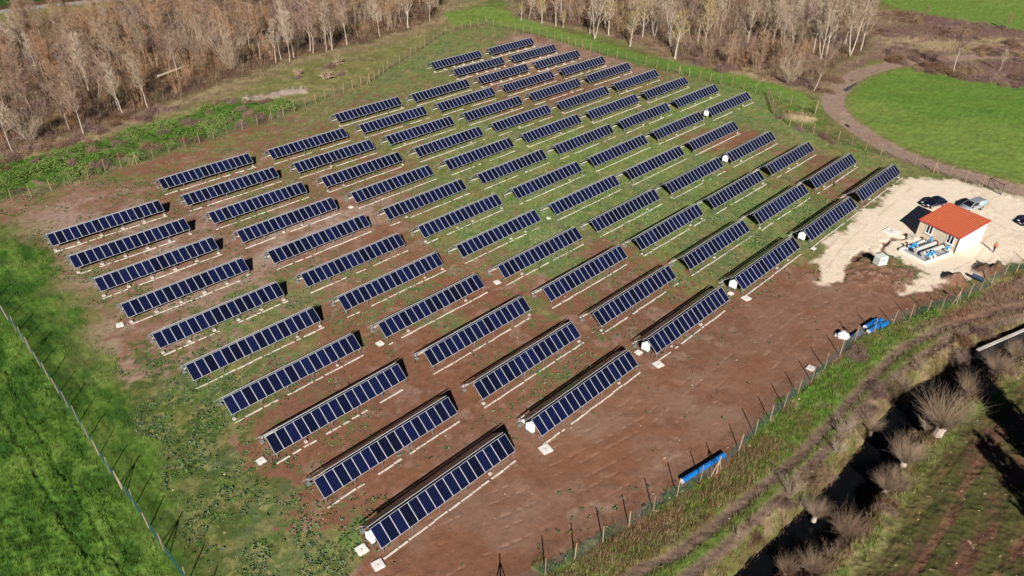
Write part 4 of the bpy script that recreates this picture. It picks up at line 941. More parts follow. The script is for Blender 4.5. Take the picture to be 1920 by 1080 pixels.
o = link('plastic_roll', w.mesh('plastic_roll', [M['rollm']]), None, ra); tag(o, 'dark blue plastic roll lying between two soil heaps', 'roll')
# retaining wall of the ditch, shade painted into its dark face below the pale coping
M['shadeconc'] = mat('shade_dark_concrete', (.014, .014, .014), .8, 0, .4, 2)
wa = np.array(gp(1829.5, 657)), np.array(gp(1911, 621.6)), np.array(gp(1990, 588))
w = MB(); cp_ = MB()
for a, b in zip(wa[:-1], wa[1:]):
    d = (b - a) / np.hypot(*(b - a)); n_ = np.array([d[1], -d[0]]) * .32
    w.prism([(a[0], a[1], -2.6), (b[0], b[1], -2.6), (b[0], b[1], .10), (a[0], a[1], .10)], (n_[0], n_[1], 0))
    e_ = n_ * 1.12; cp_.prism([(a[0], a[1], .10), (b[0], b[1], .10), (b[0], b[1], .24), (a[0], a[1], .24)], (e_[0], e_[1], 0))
o = link('retaining_wall', w.mesh('retaining_wall', [M['shadeconc']])); link('coping', cp_.mesh('coping', [M['concrete']]), o); tag(o, 'concrete retaining wall along the dark ditch', 'wall')
# felled log at the wood edge and root stumps in the clearing
M['log'] = mat('pale_log_bark', (.45, .38, .29), .9, 0, .2)
a, b = Vector((*gp(298, 150), .9)), Vector((*gp(350, 132), 1.1)); w = MB(); w.tube([a - a, (b - a) * .5, b - a], [.28, .24, .18], 8); o = link('fallen_trunk', w.mesh('fallen_trunk', [M['log']]), None, a); tag(o, 'pale fallen trunk lying at the edge of the left wood', 'log')
M['root'] = mat('root_mass', (.26, .19, .13), .95, 0, .4, 3)
def rootmass(px, py, r, lab, seed):
    rr = random.Random(seed); q = gp(px, py); w = MB()
    for k in range(46):
        t_ = rr.uniform(0, 6.28); e = rr.uniform(.1, 1.3); L_ = r * rr.uniform(.6, 1.2)
        d = Vector((math.cos(t_) * math.cos(e), math.sin(t_) * math.cos(e), math.sin(e))) * L_
        s0 = Vector((rr.uniform(-.3, .3) * r, rr.uniform(-.3, .3) * r, .1))
        w.tube([s0, s0 + d * .6, s0 + d + Vector((rr.uniform(-.3, .3), rr.uniform(-.3, .3), 0))], [.16, .10, .03], 5)
    o = link('root_stump', w.mesh('root_stump', [M['root']]), None, (*q, 0)); tag(o, lab, 'root stump', 'uprooted stumps in the clearing')
rootmass(612, 148, 2.2, 'largest pale uprooted stump in the clearing beside the back fence', 1)
rootmass(560, 140, 1.3, 'small uprooted stump left of the largest one', 2)
rootmass(634, 120, 1.8, 'dark uprooted stump just behind the largest one', 3)

# ------------------------------------------------------------------ bare trees
def two_tone(name, a, b, rough=.9, leaf=False):
    mt, nt, bs_ = new_mat(name)
    oi = nt.nodes.new('ShaderNodeObjectInfo'); tc = nt.nodes.new('ShaderNodeTexCoord'); nz = nt.nodes.new('ShaderNodeTexNoise'); nz.inputs['Scale'].default_value = 1.1; nz.inputs['Detail'].default_value = 4
    nt.links.new(tc.outputs['Object'], nz.inputs['Vector'])
    ad = nt.nodes.new('ShaderNodeMath'); ad.operation = 'MULTIPLY_ADD'; ad.inputs[1].default_value = .9; ad.inputs[2].default_value = -.45; nt.links.new(nz.outputs[0], ad.inputs[0])
    sm = nt.nodes.new('ShaderNodeMath'); sm.operation = 'ADD'; sm.use_clamp = True; nt.links.new(oi.outputs['Random'], sm.inputs[0]); nt.links.new(ad.outputs[0], sm.inputs[1])
    mx = nt.nodes.new('ShaderNodeMixRGB'); mx.inputs[1].default_value = (*a, 1); mx.inputs[2].default_value = (*b, 1); nt.links.new(sm.outputs[0], mx.inputs[0])
    nt.links.new(mx.outputs[0], bs_.inputs['Base Color']); bs_.inputs['Roughness'].default_value = rough; bs_.inputs['Specular IOR Level'].default_value = .1
    return mt
M['bark_grey'] = two_tone('grey_bark', (.22, .165, .12), (.36, .29, .22))
M['bark_pale'] = two_tone('pale_bark', (.37, .31, .245), (.50, .44, .365))
M['bark_lichen'] = two_tone('lichen_bark', (.42, .30, .10), (.50, .42, .24))
M['twig_brown'] = two_tone('brown_twigs', (.22, .145, .10), (.36, .27, .195))
M['twig_mauve'] = two_tone('mauve_twigs', (.24, .145, .115), (.35, .25, .195))
M['twig_rust'] = two_tone('rusty_twigs', (.33, .185, .10), (.36, .25, .16))
M['twig_yellow'] = two_tone('lichen_twigs', (.40, .29, .10), (.42, .34, .20))
M['twig_pale'] = two_tone('pale_twigs', (.36, .28, .20), (.47, .385, .29))
M['leaf_green'] = two_tone('bramble_leaves', (.085, .16, .028), (.16, .215, .06))
M['leaf_dark'] = two_tone('evergreen_leaves', (.018, .045, .010), (.035, .07, .016))
class TB:
    def __init__(s): s.V = []; s.F = []
    def tube(s, pts, rad, n):
        V, Fs = tube(pts, rad, n, False); k = len(s.V); s.V += [tuple(v) for v in V]
        for f in Fs: s.F += [tuple(i + k for i in f)]
    def sliver(s, p, d, w, side_):
        k = len(s.V); q = p + d
        s.V += [tuple(p - side_ * w), tuple(p + side_ * w), tuple(q)]; s.F += [(k, k + 1, k + 2)]
    def leaf(s, p, u, v):
        k = len(s.V); s.V += [tuple(p - u), tuple(p - v * .6), tuple(p + u), tuple(p + v * .6)]; s.F += [(k, k + 1, k + 2, k + 3)]
    def mesh(s, nm, mt): return mesh_np(nm, np.array(s.V), s.F, [mt])
def rdir(r_, up_=0.0):
    t_ = r_.uniform(0, 6.283); z_ = r_.uniform(-1, 1); s_ = math.sqrt(max(0, 1 - z_ * z_))
    return (Vector((s_ * math.cos(t_), s_ * math.sin(t_), z_)) + Vector((0, 0, up_))).normalized()
def make_tree(seed, h, r0, stems=1, limbs=14, start=.35, spread=.35, rise=.9, ntw=7, tw=.018, lean=.05, twl=1.0, nb=7, leaves=0):
    r_ = random.Random(seed); tk, cr = TB(), TB()
    for s_ in range(stems):
        a_ = r_.uniform(0, 6.28); ln = lean + (0.16 if stems > 1 else 0)
        tx, ty = math.cos(a_) * ln * h, math.sin(a_) * ln * h; hh = h * r_.uniform(.85, 1.0)
        pts = []; ns = 7
        for i in range(ns + 1):
            t_ = i / ns; pts.append(Vector((tx * t_ ** .8 + r_.uniform(-.12, .12) * (t_ > 0), ty * t_ ** .8 + r_.uniform(-.12, .12) * (t_ > 0), hh * t_ - .15)))
        rs = r0 / math.sqrt(stems) * 1.15
        tk.tube(pts, [rs * (1.25 if i == 0 else 1) * (1 - .88 * i / ns) for i in range(ns + 1)], 6)
        nl = max(3, limbs // stems)
        for l_ in range(nl):
            t_ = start + (1 - start) * (l_ + r_.random()) / nl; t_ = min(t_, .97)
            i = min(int(t_ * ns), ns - 1); p = pts[i].lerp(pts[i + 1], t_ * ns - i)
            az_ = l_ * 2.4 + r_.uniform(-.5, .5); L_ = h * spread * (1.05 - t_ * .65) * r_.uniform(.7, 1.2)
            d = Vector((math.cos(az_), math.sin(az_), rise * r_.uniform(.7, 1.3))).normalized()
            lp = [p]; dd = d.copy()
            for k in range(3):
                dd = (dd + Vector((0, 0, .22)) + rdir(r_) * .18).normalized(); lp.append(lp[-1] + dd * L_ / 3)
            lr = max(.022, rs * (1 - .85 * t_) * .5)
            tk.tube(lp, [lr, lr * .75, lr * .5, lr * .2], 4)
            for b_ in range(nb):
                u = .2 + .8 * (b_ + r_.random()) / nb; k = min(int(u * 3), 2); q = lp[k].lerp(lp[k + 1], u * 3 - k)
                bd = (dd + rdir(r_) * .95 + Vector((0, 0, .15))).normalized(); bl = L_ * r_.uniform(.25, .5) * twl
                e1 = q + bd * bl * .5; e2 = e1 + (bd + rdir(r_) * .3 + Vector((0, 0, .15))).normalized() * bl * .5
                cr.tube([q, e1, e2], [.022, .016, .006], 3)
                for w_ in range(ntw):
                    v_ = r_.random(); o_ = q.lerp(e1, v_ * 2) if v_ < .5 else e1.lerp(e2, v_ * 2 - 1)
                    td = (bd + rdir(r_) * .9 + Vector((0, 0, .2))).normalized(); sd_ = td.cross(rdir(r_)).normalized()
                    ll = r_.uniform(.35, .95) * twl
                    cr.sliver(o_, td * ll, tw, sd_)
                    for lf in range(leaves):
                        c_ = o_ + td * ll * r_.random() + rdir(r_) * .12; u_ = rdir(r_) * .13; cr.leaf(c_, u_, u_.cross(rdir(r_)).normalized() * .13)
    return tk, cr
def make_fan(seed, h, n, spread=.6, stump=0.0, sr=.3, thick=.03, twigs=3, rmax=.25):
    """shoots fanning out from the ground or from a stump"""
    r_ = random.Random(seed); tk, cr = TB(), TB()
    if stump:
        tk.tube([(0, 0, -.3), (.05, 0, stump * .6), (.1, .05, stump)], [sr * 1.2, sr, sr * 1.15], 9)
        for k in range(4): a_ = r_.uniform(0, 6.28); tk.tube([(.1, .05, stump * .8), (.1 + math.cos(a_) * sr, .05 + math.sin(a_) * sr, stump + .25)], [sr * .55, sr * .45], 7)
        k0 = len(tk.V); tk.V += [(.1, .05, stump + .22)]
    for k in range(n):
        a_ = r_.uniform(0, 6.283); s_ = spread * math.sqrt(r_.random()); L_ = h * r_.uniform(.38, 1.08)
        d = Vector((math.cos(a_) * s_, math.sin(a_) * s_, 1)).normalized()
        p0 = Vector((math.cos(a_) * rmax * r_.random(), math.sin(a_) * rmax * r_.random(), stump))
        p1 = p0 + d * L_ * .5; p2 = p1 + (d + Vector((d.x, d.y, 0)) * .25 + rdir(r_) * .34).normalized() * L_ * .5
        cr.tube([p0, p1, p2], [thick, thick * .7, thick * .2], 3)
        for w_ in range(twigs):
            o_ = p0.lerp(p1, r_.uniform(.4, 1)) if r_.random() < .4 else p1.lerp(p2, r_.random())
            td = (d + rdir(r_) * .7).normalized(); cr.sliver(o_, td * L_ * r_.uniform(.15, .42), thick * .5, td.cross(rdir(r_)).normalized())
    return tk, cr
def make_bush(seed, rx, rz, n, leaves=0, wl=.5, arch=True):
    r_ = random.Random(seed); tk = TB()
    lobes = [(r_.uniform(-.75, .75) * rx, r_.uniform(-.6, .6) * rx, r_.uniform(.3, .75) * rx, r_.uniform(.45, 1.25) * rz) for _ in range(8)]
    for k in range(n):
        lx, ly, lr, lh = r_.choice(lobes); a_ = r_.uniform(0, 6.283); q = lr * r_.random() ** .6
        hgt = lh * max(.08, 1 - (q / lr) ** 1.4) * r_.uniform(.15, 1.1)
        p = Vector((lx + math.cos(a_) * q, ly + math.sin(a_) * q, hgt))
        out_ = Vector((math.cos(a_) * .5, math.sin(a_) * .5, .55))
        d = (rdir(r_) * .9 + out_).normalized() * wl * r_.uniform(.5, 1.9)
        if leaves and r_.random() < leaves:
            u_ = rdir(r_, .3) * .14; v_ = u_.cross(rdir(r_)).normalized() * .15; tk.leaf(p, u_, v_)
        else: tk.sliver(p - d * .5, d, .022, d.cross(rdir(r_)).normalized())
    for k in range(14):
        a_ = r_.uniform(0, 6.283); e_ = Vector((math.cos(a_) * rx * .7, math.sin(a_) * rx * .7, rz * r_.uniform(.4, .9))); tk.tube([(0, 0, -.1), e_ * .5 + Vector((0, 0, rz * .25)), e_], [.04, .03, .012], 3)
    return tk
def tree_proto(nm, tkcr, mt_t, mt_c):
    tk, cr = tkcr; return (nm, tk.mesh('trunk', mt_t) if tk.V else None, cr.mesh('crown', mt_c))
LABS = set()
def uniq(head, x, y):
    for nth in range(8):
        l_ = head + ' ' + where(x, y, nth)
        if l_ not in LABS: break
    LABS.add(l_); return l_
def proj(x, y, z=0.0):
    X, Z, Y = x, y * CP - (z - H) * SP, y * SP + (z - H) * CP
    X, Y = X * CR + Y * SR, -X * SR + Y * CR
    return 960 + F * X / Z, 540 - F * Y / Z
MARKS = [(0, 300, 'the left picture edge'), (157, 252, 'the clear bank trunk'), (257, 308, 'the back fence brace'), (325, 140, 'the fallen trunk'), (478, 186, 'the pale sand mound'), (560, 140, 'the small stump'), (612, 148, 'the largest stump'), (120, 20, 'the paved road corner'), (435, 110, 'the many stemmed tree'), (765, 52, 'the last white poplar'), (60, 35, 'the green corner patch'), (700, 30, 'the left wood end'), (430, 10, 'the wood top edge'),
         (230, 110, 'the heart of the left wood'), (60, 150, 'the leftmost trunks'), (510, 227, 'the second braced stake'), (912, 46, 'the far fence corner'), (1042, 49, 'the tall straight poplar'), (1115, 73, 'the twin stemmed poplar'), (1181, 87, 'the golden crowned tree'), (1265, 110, 'the nearest golden crown'), (1315, 88, 'the tall white stems'), (1435, 138, 'the straw patch'), (1487, 86, 'the straw side poplar'), (1540, 110, 'the big forked poplar'), (1525, 172, 'the lone strip end tree'), (1594, 105, 'the leaning end poplar'), (1612, 139, 'the road bend'), (1700, 85, 'the dry scrub grass'), (1788, 136, 'the lone white tree'), (1886, 55, 'the small reddish tree'), (1733, 33, 'the tiny pasture tree'), (1874, 133, 'the thin sapling'), (1860, 106, 'the farm road end'), (1650, 40, 'the right wood end'), (1390, 20, 'the yellow treetops'), (1180, 20, 'the middle treetops')]
def where(x, y, nth=0):
    px, py = proj(x, y); b = sorted(MARKS, key=lambda m_: math.hypot(m_[0] - px, (m_[1] - py) * 1.6))[nth]; dx, dy = px - b[0], (py - b[1]) * 1.6
    if math.hypot(dx, dy) < 9: return 'at ' + b[2]
    far_ = 'well ' if math.hypot(dx, dy) > 55 else 'just ' if math.hypot(dx, dy) < 24 else ''
    a_ = math.degrees(math.atan2(-dy, dx)) % 360
    return far_ + ('right of ', 'up and right of ', 'above ', 'up and left of ', 'left of ', 'down and left of ', 'below ', 'down and right of ')[int((a_ + 22.5) // 45) % 8] + b[2]
def plant(proto, x, y, s, rz, lab, cat, grp, z=None, sz=1.0, lean=(0, 0)):
    nm, tk, cr = proto
    o = empty(nm, (x, y, gz(x, y) - .05 if z is None else z), rz); o.scale = (s, s, s * sz); o.rotation_euler = (lean[0], lean[1], rz); tag(o, lab, cat, grp)
    if tk: link('trunk', tk, o)
    link('crown', cr, o)
    return o
T_ASH = [tree_proto('bare_tree', make_tree(100 + i, 11.5, .12, 1 + (i % 3 == 2), 20, .22, .34, 1.3, 12, .022, .07, 1.25, 8), M['bark_grey'], M[('twig_brown', 'twig_mauve', 'twig_brown', 'twig_rust')[i % 4]]) for i in range(8)]
T_BIRCH = [tree_proto('bare_tree', make_tree(150 + i, 12.5, .11, 1 + (i == 1), 17, .32, .30, 1.4, 13, .020, .07, 1.15, 8), M['bark_pale'], M[('twig_pale', 'twig_brown', 'twig_mauve')[i % 3]]) for i in range(4)]
T_POP = [tree_proto('pale_poplar', make_tree(200 + i, 15.5, .19, 1 + (i % 2), 22, .26, .32, 1.35, 13, .024, .04, 1.2, 8), M['bark_pale'], M[('twig_yellow', 'twig_pale', 'twig_brown', 'twig_pale')[i % 4]]) for i in range(4)]
T_LICH = [tree_proto('lichen_tree', make_tree(240 + i, 10, .20, 1, 22, .32, .40, .75, 6, .018, .05, 1.0, 7), M[('bark_pale', 'bark_pale')[i % 2]], M['twig_yellow']) for i in range(2)]
T_FAN = [tree_proto('willow_shrub', make_fan(300 + i, 6.0, 70, .55, 0, twigs=12, thick=.03, rmax=.6), M['bark_grey'], M[('twig_brown', 'twig_pale', 'twig_mauve')[i]]) for i in range(3)]
M['rods'] = two_tone('willow_rods', (.25, .175, .12), (.38, .29, .20))
T_POLL = [tree_proto('pollard_willow', make_fan(330 + i, 3.0, 480, .95, .8, .30, .0075, 4, .32), M['bark_pale'], M['rods']) for i in range(3)]
M['stem_mauve'] = two_tone('mauve_stems', (.155, .095, .08), (.26, .175, .145)); M['stem_brown'] = two_tone('brown_stems', (.15, .085, .05), (.28, .20, .125))
B_MAUVE = [('bramble_bush', None, make_bush(400 + i, 2.2, 1.3, 1200, 0, .8).mesh('stems', M[('stem_mauve', 'stem_brown', 'stem_mauve', 'stem_mauve', 'stem_brown')[i]])) for i in range(5)]
B_GREEN = [('bramble_bush', None, make_bush(420 + i, 2.3, 1.0, 1300, .86, .7).mesh('leaves', M['leaf_green'])) for i in range(3)]

def pos_in(poly, n, dmin, seed, test=None, relax=.97):
    r_ = np.random.default_rng(seed); lo, hi = poly.min(0), poly.max(0); out = []; d = dmin; tries = 0
    while len(out) < n and tries < 60:
        tries += 1
        Q = lo + r_.random((1500, 2)) * (hi - lo); Q = Q[sd(Q[:, 0], Q[:, 1], poly) > .2]
        Q = Q[np.abs(Q[:, 0]) < .80 * (CP * Q[:, 1] + SP * H)]
        if test is not None: Q = Q[test(Q)]
        for q in Q:
            if len(out) >= n: break
            if all((q[0] - o[0]) ** 2 + (q[1] - o[1]) ** 2 > d * d for o in out): out.append(q)
        d *= relax
    return out
tr_ = random.Random(21)
def wood(poly, n, dmin, seed, mixf, side_txt, grp):
    P = pos_in(poly, n, dmin, seed); A = np.array(P); dd = sd(A[:, 0], A[:, 1], poly); base = seg_dist
    for (x, y), d in zip(P, dd):
        proto, s, kind = mixf(x, y, d)
        o = plant(proto, x, y, s, tr_.uniform(0, 6.28), uniq(('short ' if s < .82 else 'tall ' if s > .98 else '') + kind, x, y), 'tree', grp, None, tr_.uniform(.9, 1.12), (tr_.uniform(-.06, .06), tr_.uniform(-.06, .06)))
KN = {'twig_brown': 'slender brown bare tree', 'twig_mauve': 'purplish grey bare tree', 'twig_rust': 'rusty orange bare tree', 'twig_pale': 'pale trunked bare tree', 'twig_yellow': 'yellowish lichen covered bare tree'}
MK = {v.name: k for k, v in M.items()}
def kn(p): return KN[MK[p[2].materials[0].name]]
def mixL(x, y, d):
    if d < 3.5: p = tr_.choice(T_BIRCH + T_ASH[:5]) if tr_.random() < .8 else tr_.choice(T_FAN)
    else:
        v_ = float(fbm(np.array([float(x)]), np.array([float(y)]), 22, 2, 88)[0])
        p = tr_.choice([T_ASH[3], T_ASH[7], T_ASH[0]] if v_ > .6 else [T_ASH[1], T_ASH[5], T_BIRCH[2]] if v_ < .38 else T_ASH + T_BIRCH)
    if p in T_FAN: return p, tr_.uniform(.8, 1.2), 'many stemmed bare tree'
    return p, tr_.uniform(.72, 1.08), kn(p)
def whereL(x, y, d):
    a = 'at the front edge of' if d < 4 else 'inside' if d < 16 else 'deep inside'
    b = 'the left wood below its upper left corner' if x < -88 else 'the left wood above the green bramble bank' if x < -68 else 'the left wood by the fallen trunk' if x < -52 else 'the left wood behind the clearing' if x < -36 else 'the left wood beside the far grass strip'
    return a + ' ' + b
wood(LWOOD, 168, 3.4, 5, mixL, whereL, 'bare trees of the left wood')
def mixR(x, y, d):
    if d > 9: p = tr_.choice(T_POP + T_ASH[:3] + T_BIRCH)
    else: p = tr_.choice(T_ASH[:6] + T_POP[1:])
    return p, tr_.uniform(.75, 1.05), kn(p)
def whereR(x, y, d):
    a = 'near the edge of' if d < 5 else 'inside' if d < 16 else 'deep inside'
    b = 'the right wood at its left end' if x < 30 else 'the middle of the right wood' if x < 62 else 'the right wood above the straw patch' if x < 85 else 'the right wood near the road bend'
    return a + ' ' + b
wood(RWOOD, 74, 4.4, 6, mixR, whereR, 'bare trees of the right wood')
# trees one can pick out
for (px, py, pr_, s, rz, lab) in [
    (1115, 73, T_POP[1], 1.0, .3, 'twin stemmed pale poplar standing at the edge of the bright grass strip'), (1141, 66, T_POP[0], .95, 2.0, 'dark based poplar just right of the twin stemmed one'),
    (1106, 63, T_POP[2], .8, 1.2, 'thin pale poplar just left of the twin stemmed one'), (1042, 49, T_POP[2], 1.0, 4.0, 'tall straight pale poplar at the left end of the right wood'),
    (1016, 44, T_LICH[0], .75, 2.5, 'pale forked tree first along the grass strip'), (977, 38, T_LICH[1], .55, 1.0, 'small yellow topped tree at the far end of the grass strip'), (991, 36, T_POP[3], .6, 0, 'small pale trunk second from the left along the strip'), (1056, 52, T_LICH[0], .55, 5.0, 'small orange barked tree leaning beside the tall poplar'),
    (1181, 87, T_LICH[0], 1.05, .9, 'pale trunk with a round golden lichen crown beside the strip'), (1205, 75, T_POP[0], .95, 3.0, 'pale poplar behind the golden crowned tree'), (1227, 71, T_POP[3], 1.0, 4.4, 'pale poplar with twisting trunk right of the golden crowned tree'),
    (1265, 110, T_LICH[1], 1.15, 2.2, 'white trunk with golden lichen crown nearest the strip'), (1258, 88, T_POP[1], 1.05, 1.4, 'tall white poplar behind the nearest golden crowned tree'),
    (1307, 85, T_POP[2], 1.1, .4, 'tall white stemmed poplar in front of the brown thicket'), (1321, 92, T_POP[0], 1.05, 1.9, 'white poplar beside the tall stemmed one'), (1400, 90, T_POP[2], 1.0, 2.7, 'white leaning poplar above the straw patch'), (1430, 82, T_POP[1], 1.1, 5.1, 'cluster stemmed poplar in the middle of the right wood'), (1447, 85, T_POP[0], 1.0, .2, 'pale poplar behind the straw patch'),
    (1487, 86, T_POP[3], 1.0, 3.3, 'pale poplar right of the straw patch'), (1540, 110, T_POP[1], 1.15, 2.4, 'big forked pale poplar near the road bend'), (1548, 108, T_POP[2], 1.05, 4.9, 'leaning pale poplar beside the forked one'), (1594, 105, T_POP[3], 1.1, 1.6, 'pale poplar leaning at the right end of the wood'), (1585, 82, T_POP[0], 1.05, 3.8, 'pale poplar last before the scrub'),
    (1525, 172, T_BIRCH[1], .78, .5, 'pale bare tree standing alone where the strip meets the road'), (1480, 158, T_FAN[1], 1.1, .5, 'yellowish many stemmed shrub at the end of the straw patch'), (1326, 104, T_FAN[0], 1.0, 1.5, 'many stemmed grey shrub at the edge of the right wood'), (1290, 97, T_FAN[2], .8, 2.5, 'brown many stemmed shrub behind the golden crowned tree'),
    (1788, 136, T_BIRCH[2], 1.0, 2.9, 'lone slender white tree between the green field and the farm road'), (1886, 55, T_ASH[3], .42, 1.0, 'small reddish bare tree at the edge of the far pasture'), (1733, 33, T_ASH[1], .32, 2.0, 'tiny brown bare tree on the edge of the scrub'), (1874, 133, T_BIRCH[0], .40, 2.0, 'thin pale sapling in the scrub right of the lone white tree'),
    (25, 287, T_BIRCH[0], .92, 0, 'white trunked bare tree first from the left at the wood edge'), (63, 260, T_BIRCH[1], .95, 1, 'white forked tree second from the left at the wood edge'), (157, 252, T_BIRCH[2], 1.0, 2, 'white trunk standing clear of the wood above the bramble bank'), (232, 216, T_BIRCH[3], .92, 3, 'pale leaning tree at the wood edge above the bramble bank'), (278, 204, T_BIRCH[0], .9, 4, 'pale straight tree at the wood edge left of the fallen trunk'),
    (435, 128, T_FAN[1], 1.9, 5, 'tall many stemmed pale tree right of the fallen trunk'), (375, 122, T_FAN[0], 1.9, 1, 'tall many stemmed tree just above the fallen trunk'), (543, 115, T_BIRCH[0], .95, 2.1, 'white trunk leaning at the edge of the clearing'), (517, 118, T_BIRCH[3], .9, 1.1, 'white trunk left of the leaning one by the clearing'), (587, 100, T_BIRCH[2], 1.0, .1, 'straight white trunk behind the uprooted stumps'), (612, 97, T_BIRCH[0], 1.0, .7, 'straight white trunk above the largest stump'), (623, 94, T_POP[2], .85, .7, 'thick white trunk at the right of the stumps'), (765, 52, T_POP[2], .9, 2, 'white poplar last at the right end of the left wood'), (715, 40, T_POP[0], .95, 3, 'pale poplar in the right end of the left wood')]:
    x, y = gp(px, py); plant(pr_, x, y, s, rz, lab, 'tree', None, None)
# pollards along the ditch
for (px, py, i, s, lab) in [(1757, 815, 0, 1.55, 'largest pollard willow with a wide brush of shoots beside the ditch'), (1693, 873, 0, 1.0, 'pollard willow with white stump just below the largest one'), (1660, 918, 1, .8, 'dark pollard stump below the white one'), (1588, 998, 0, .95, 'round pollard willow in the lower part of the ditch bank'), (1524, 1062, 2, .75, 'low reddish pollard nearest the bottom edge'), (1868, 692, 1, 1.0, 'pollard willow with white stump under the retaining wall'), (1818, 735, 2, .95, 'purplish pollard leaning over the ditch'), (1532, 958, 1, .7, 'small willow brush on the track side of the ditch'), (1478, 1062, 2, .6, 'dark willow brush at the bottom edge of the ditch'), (1638, 798, 1, .6, 'thin willow brush on the upper ditch bank'), (1905, 662, 1, .8, 'brown pollard at the right edge above the ditch')]:
    x, y = gp(px, py); plant(T_POLL[i], x, y, s, tr_.uniform(0, 6), lab, 'tree', None, gz(x, y) - .05 if gz(x, y) > -1.2 else -1.2)
# bushes
def bushes(poly, n, dmin, seed, protos, smin, smax, lab, grp, test=None):
    for x, y in pos_in(poly, n, dmin, seed, test): q_ = tr_.random(); plant(tr_.choice(protos), x, y, smin + (smax - smin) * q_, tr_.uniform(0, 6.28), uniq(('small ' if q_ < .33 else 'large ' if q_ > .66 else '') + lab.split(' bush')[0] + ' bush', x, y), 'bush', grp)
bushes(BRAMBLE, 60, 2.2, 31, B_GREEN, .55, 1.1, 'leafy green bramble bush on the bank below the left wood', 'green brambles on the bank')
bushes(BRAMBLE, 36, 2.4, 32, B_MAUVE, .45, .95, 'leafless purplish bramble bush on the bank below the left wood', 'leafless brambles on the bank')
LEDGE = gpl([(-60, 320), (60, 292), (160, 262), (250, 232), (330, 208), (330, 190), (240, 212), (150, 248), (60, 262), (-60, 292)])
bushes(LEDGE, 26, 2.0, 33, B_MAUVE, .7, 1.25, 'brown bramble bush along the front edge of the left wood', 'brambles at the left wood edge')
REDGE = gpl([(1140, 72), (1200, 92), (1270, 118), (1340, 130), (1400, 138), (1480, 160), (1540, 176), (1565, 140), (1530, 110), (1450, 90), (1330, 75), (1230, 65)])
STRAW = gp(1435, 138)
bushes(REDGE, 62, 2.6, 34, B_MAUVE, .7, 1.5, 'purplish thicket bush at the front of the right wood', 'thicket of the right wood', lambda Q: np.hypot(Q[:, 0] - STRAW[0], Q[:, 1] - STRAW[1]) > 9)
bushes(SCRUB, 80, 2.8, 35, B_MAUVE, .7, 1.5, 'purplish leafless bush in the scrub beyond the road bend', 'scrub bushes beyond the road', lambda Q: fbm(Q[:, 0], Q[:, 1], 11, 2, 71) > .46)
LROW = gpl([(1690, 128), (1760, 140), (1870, 160), (1960, 172), (2000, 178), (2000, 150), (1870, 138), (1760, 128)])
bushes(LROW, 24, 2.2, 36, B_MAUVE, .6, 1.1, 'dark leafless bush along the top edge of the green field', 'bushes edging the green field')
for px, py, s, lab in [(1745, 588, .8, 'round green bush at the front fence by the track bend'), (1715, 600, .6, 'small green bush left of the round one'), (1536, 232, .5, 'low green bush beside the rubble mound'), (1660, 622, .5, 'low green bush between the blue pipes and the track')]:
    x, y = gp(px, py); plant(B_GREEN[1], x, y, s, 1.0, lab, 'bush', None)
for px, py, s, lab in [(618, 128, .9, 'brown brush pile behind the largest uprooted stump'), (640, 140, .6, 'small brown brush pile right of the largest stump'), (560, 146, .5, 'small dead bush by the small stump'), (438, 198, .55, 'dead bush at the lower end of the sand mound'), (500, 192, .7, 'dead bush below the middle of the sand mound'), (1462, 222, .5, 'dead bush at the left side of the rubble mound'), (1500, 244, .5, 'dead bush in front of the rubble mound'), (1545, 258, .6, 'dead bush between the rubble mound and the road fence'), (1560, 267, .5, 'dead bush at the first road fence stakes'), (1610, 663, .7, 'reddish dead bramble on the verge above the track'), (1598, 672, .5, 'smaller reddish dead bramble on the verge above the track'), (1905, 618, .7, 'dark bush standing at the end of the retaining wall')]:
    x, y = gp(px, py); plant(B_MAUVE[int(px) % 5], x, y, s, 1.0, lab, 'bush', None)
# an evergreen row just outside the frame throws the dark shade over the drilled field
T_EV = tree_proto('evergreen_tree', make_tree(500, 12, .3, 1, 26, .12, .28, .5, 12, .03, .02, 1.0, 9, 4), M['bark_grey'], M['leaf_dark'])
for (px, py, s, lab) in [(1900, 800, 1.0, 'dense dark evergreen standing beyond the right edge'), (1925, 930, .9, 'second dense evergreen beyond the right edge'), (1880, 770, .9, 'third dense evergreen beyond the right edge')]:
    sx, sy = gp(px, py); hh = 10 * s; L_ = hh / math.tan(R(SUN_EL)) * .78
    x, y = sx - math.cos(R(SUN_AZ + 180)) * L_, sy - math.sin(R(SUN_AZ + 180)) * L_
    plant(T_EV, x, y, s, .5, lab, 'tree', None, 0)

# ------------------------------------------------------------------ grasses, weeds, thickets: nobody could count these
def template(n, h, spread, w, lean, seed, leaf=False):
    r_ = np.random.default_rng(seed); V = []
    for i in range(n):
        a = r_.uniform(0, 6.28); q = spread * math.sqrt(r_.random()); x0, y0 = q * math.cos(a), q * math.sin(a)
        b = r_.uniform(0, 6.28); hh = h * r_.uniform(.55, 1.1); l_ = lean * r_.uniform(.3, 1) * hh
        c = b + r_.uniform(-.6, .6) + 1.57
        V += [(x0 - math.cos(c) * w, y0 - math.sin(c) * w, -.02), (x0 + math.cos(c) * w, y0 + math.sin(c) * w, -.02), (x0 + math.cos(b) * l_, y0 + math.sin(b) * l_, hh)]
        if leaf: V[-3] = (x0, y0, 0); V[-2] = (x0 + math.cos(b) * l_ * .6 + math.cos(c) * w, y0 + math.sin(b) * l_ * .6 + math.sin(c) * w, hh * .8); V[-1] = (x0 + math.cos(b) * l_ * 1.1 - math.cos(c) * w * .5, y0 + math.sin(b) * l_ * 1.1 - math.sin(c) * w * .5, hh * .7)
    return np.array(V, np.float32)
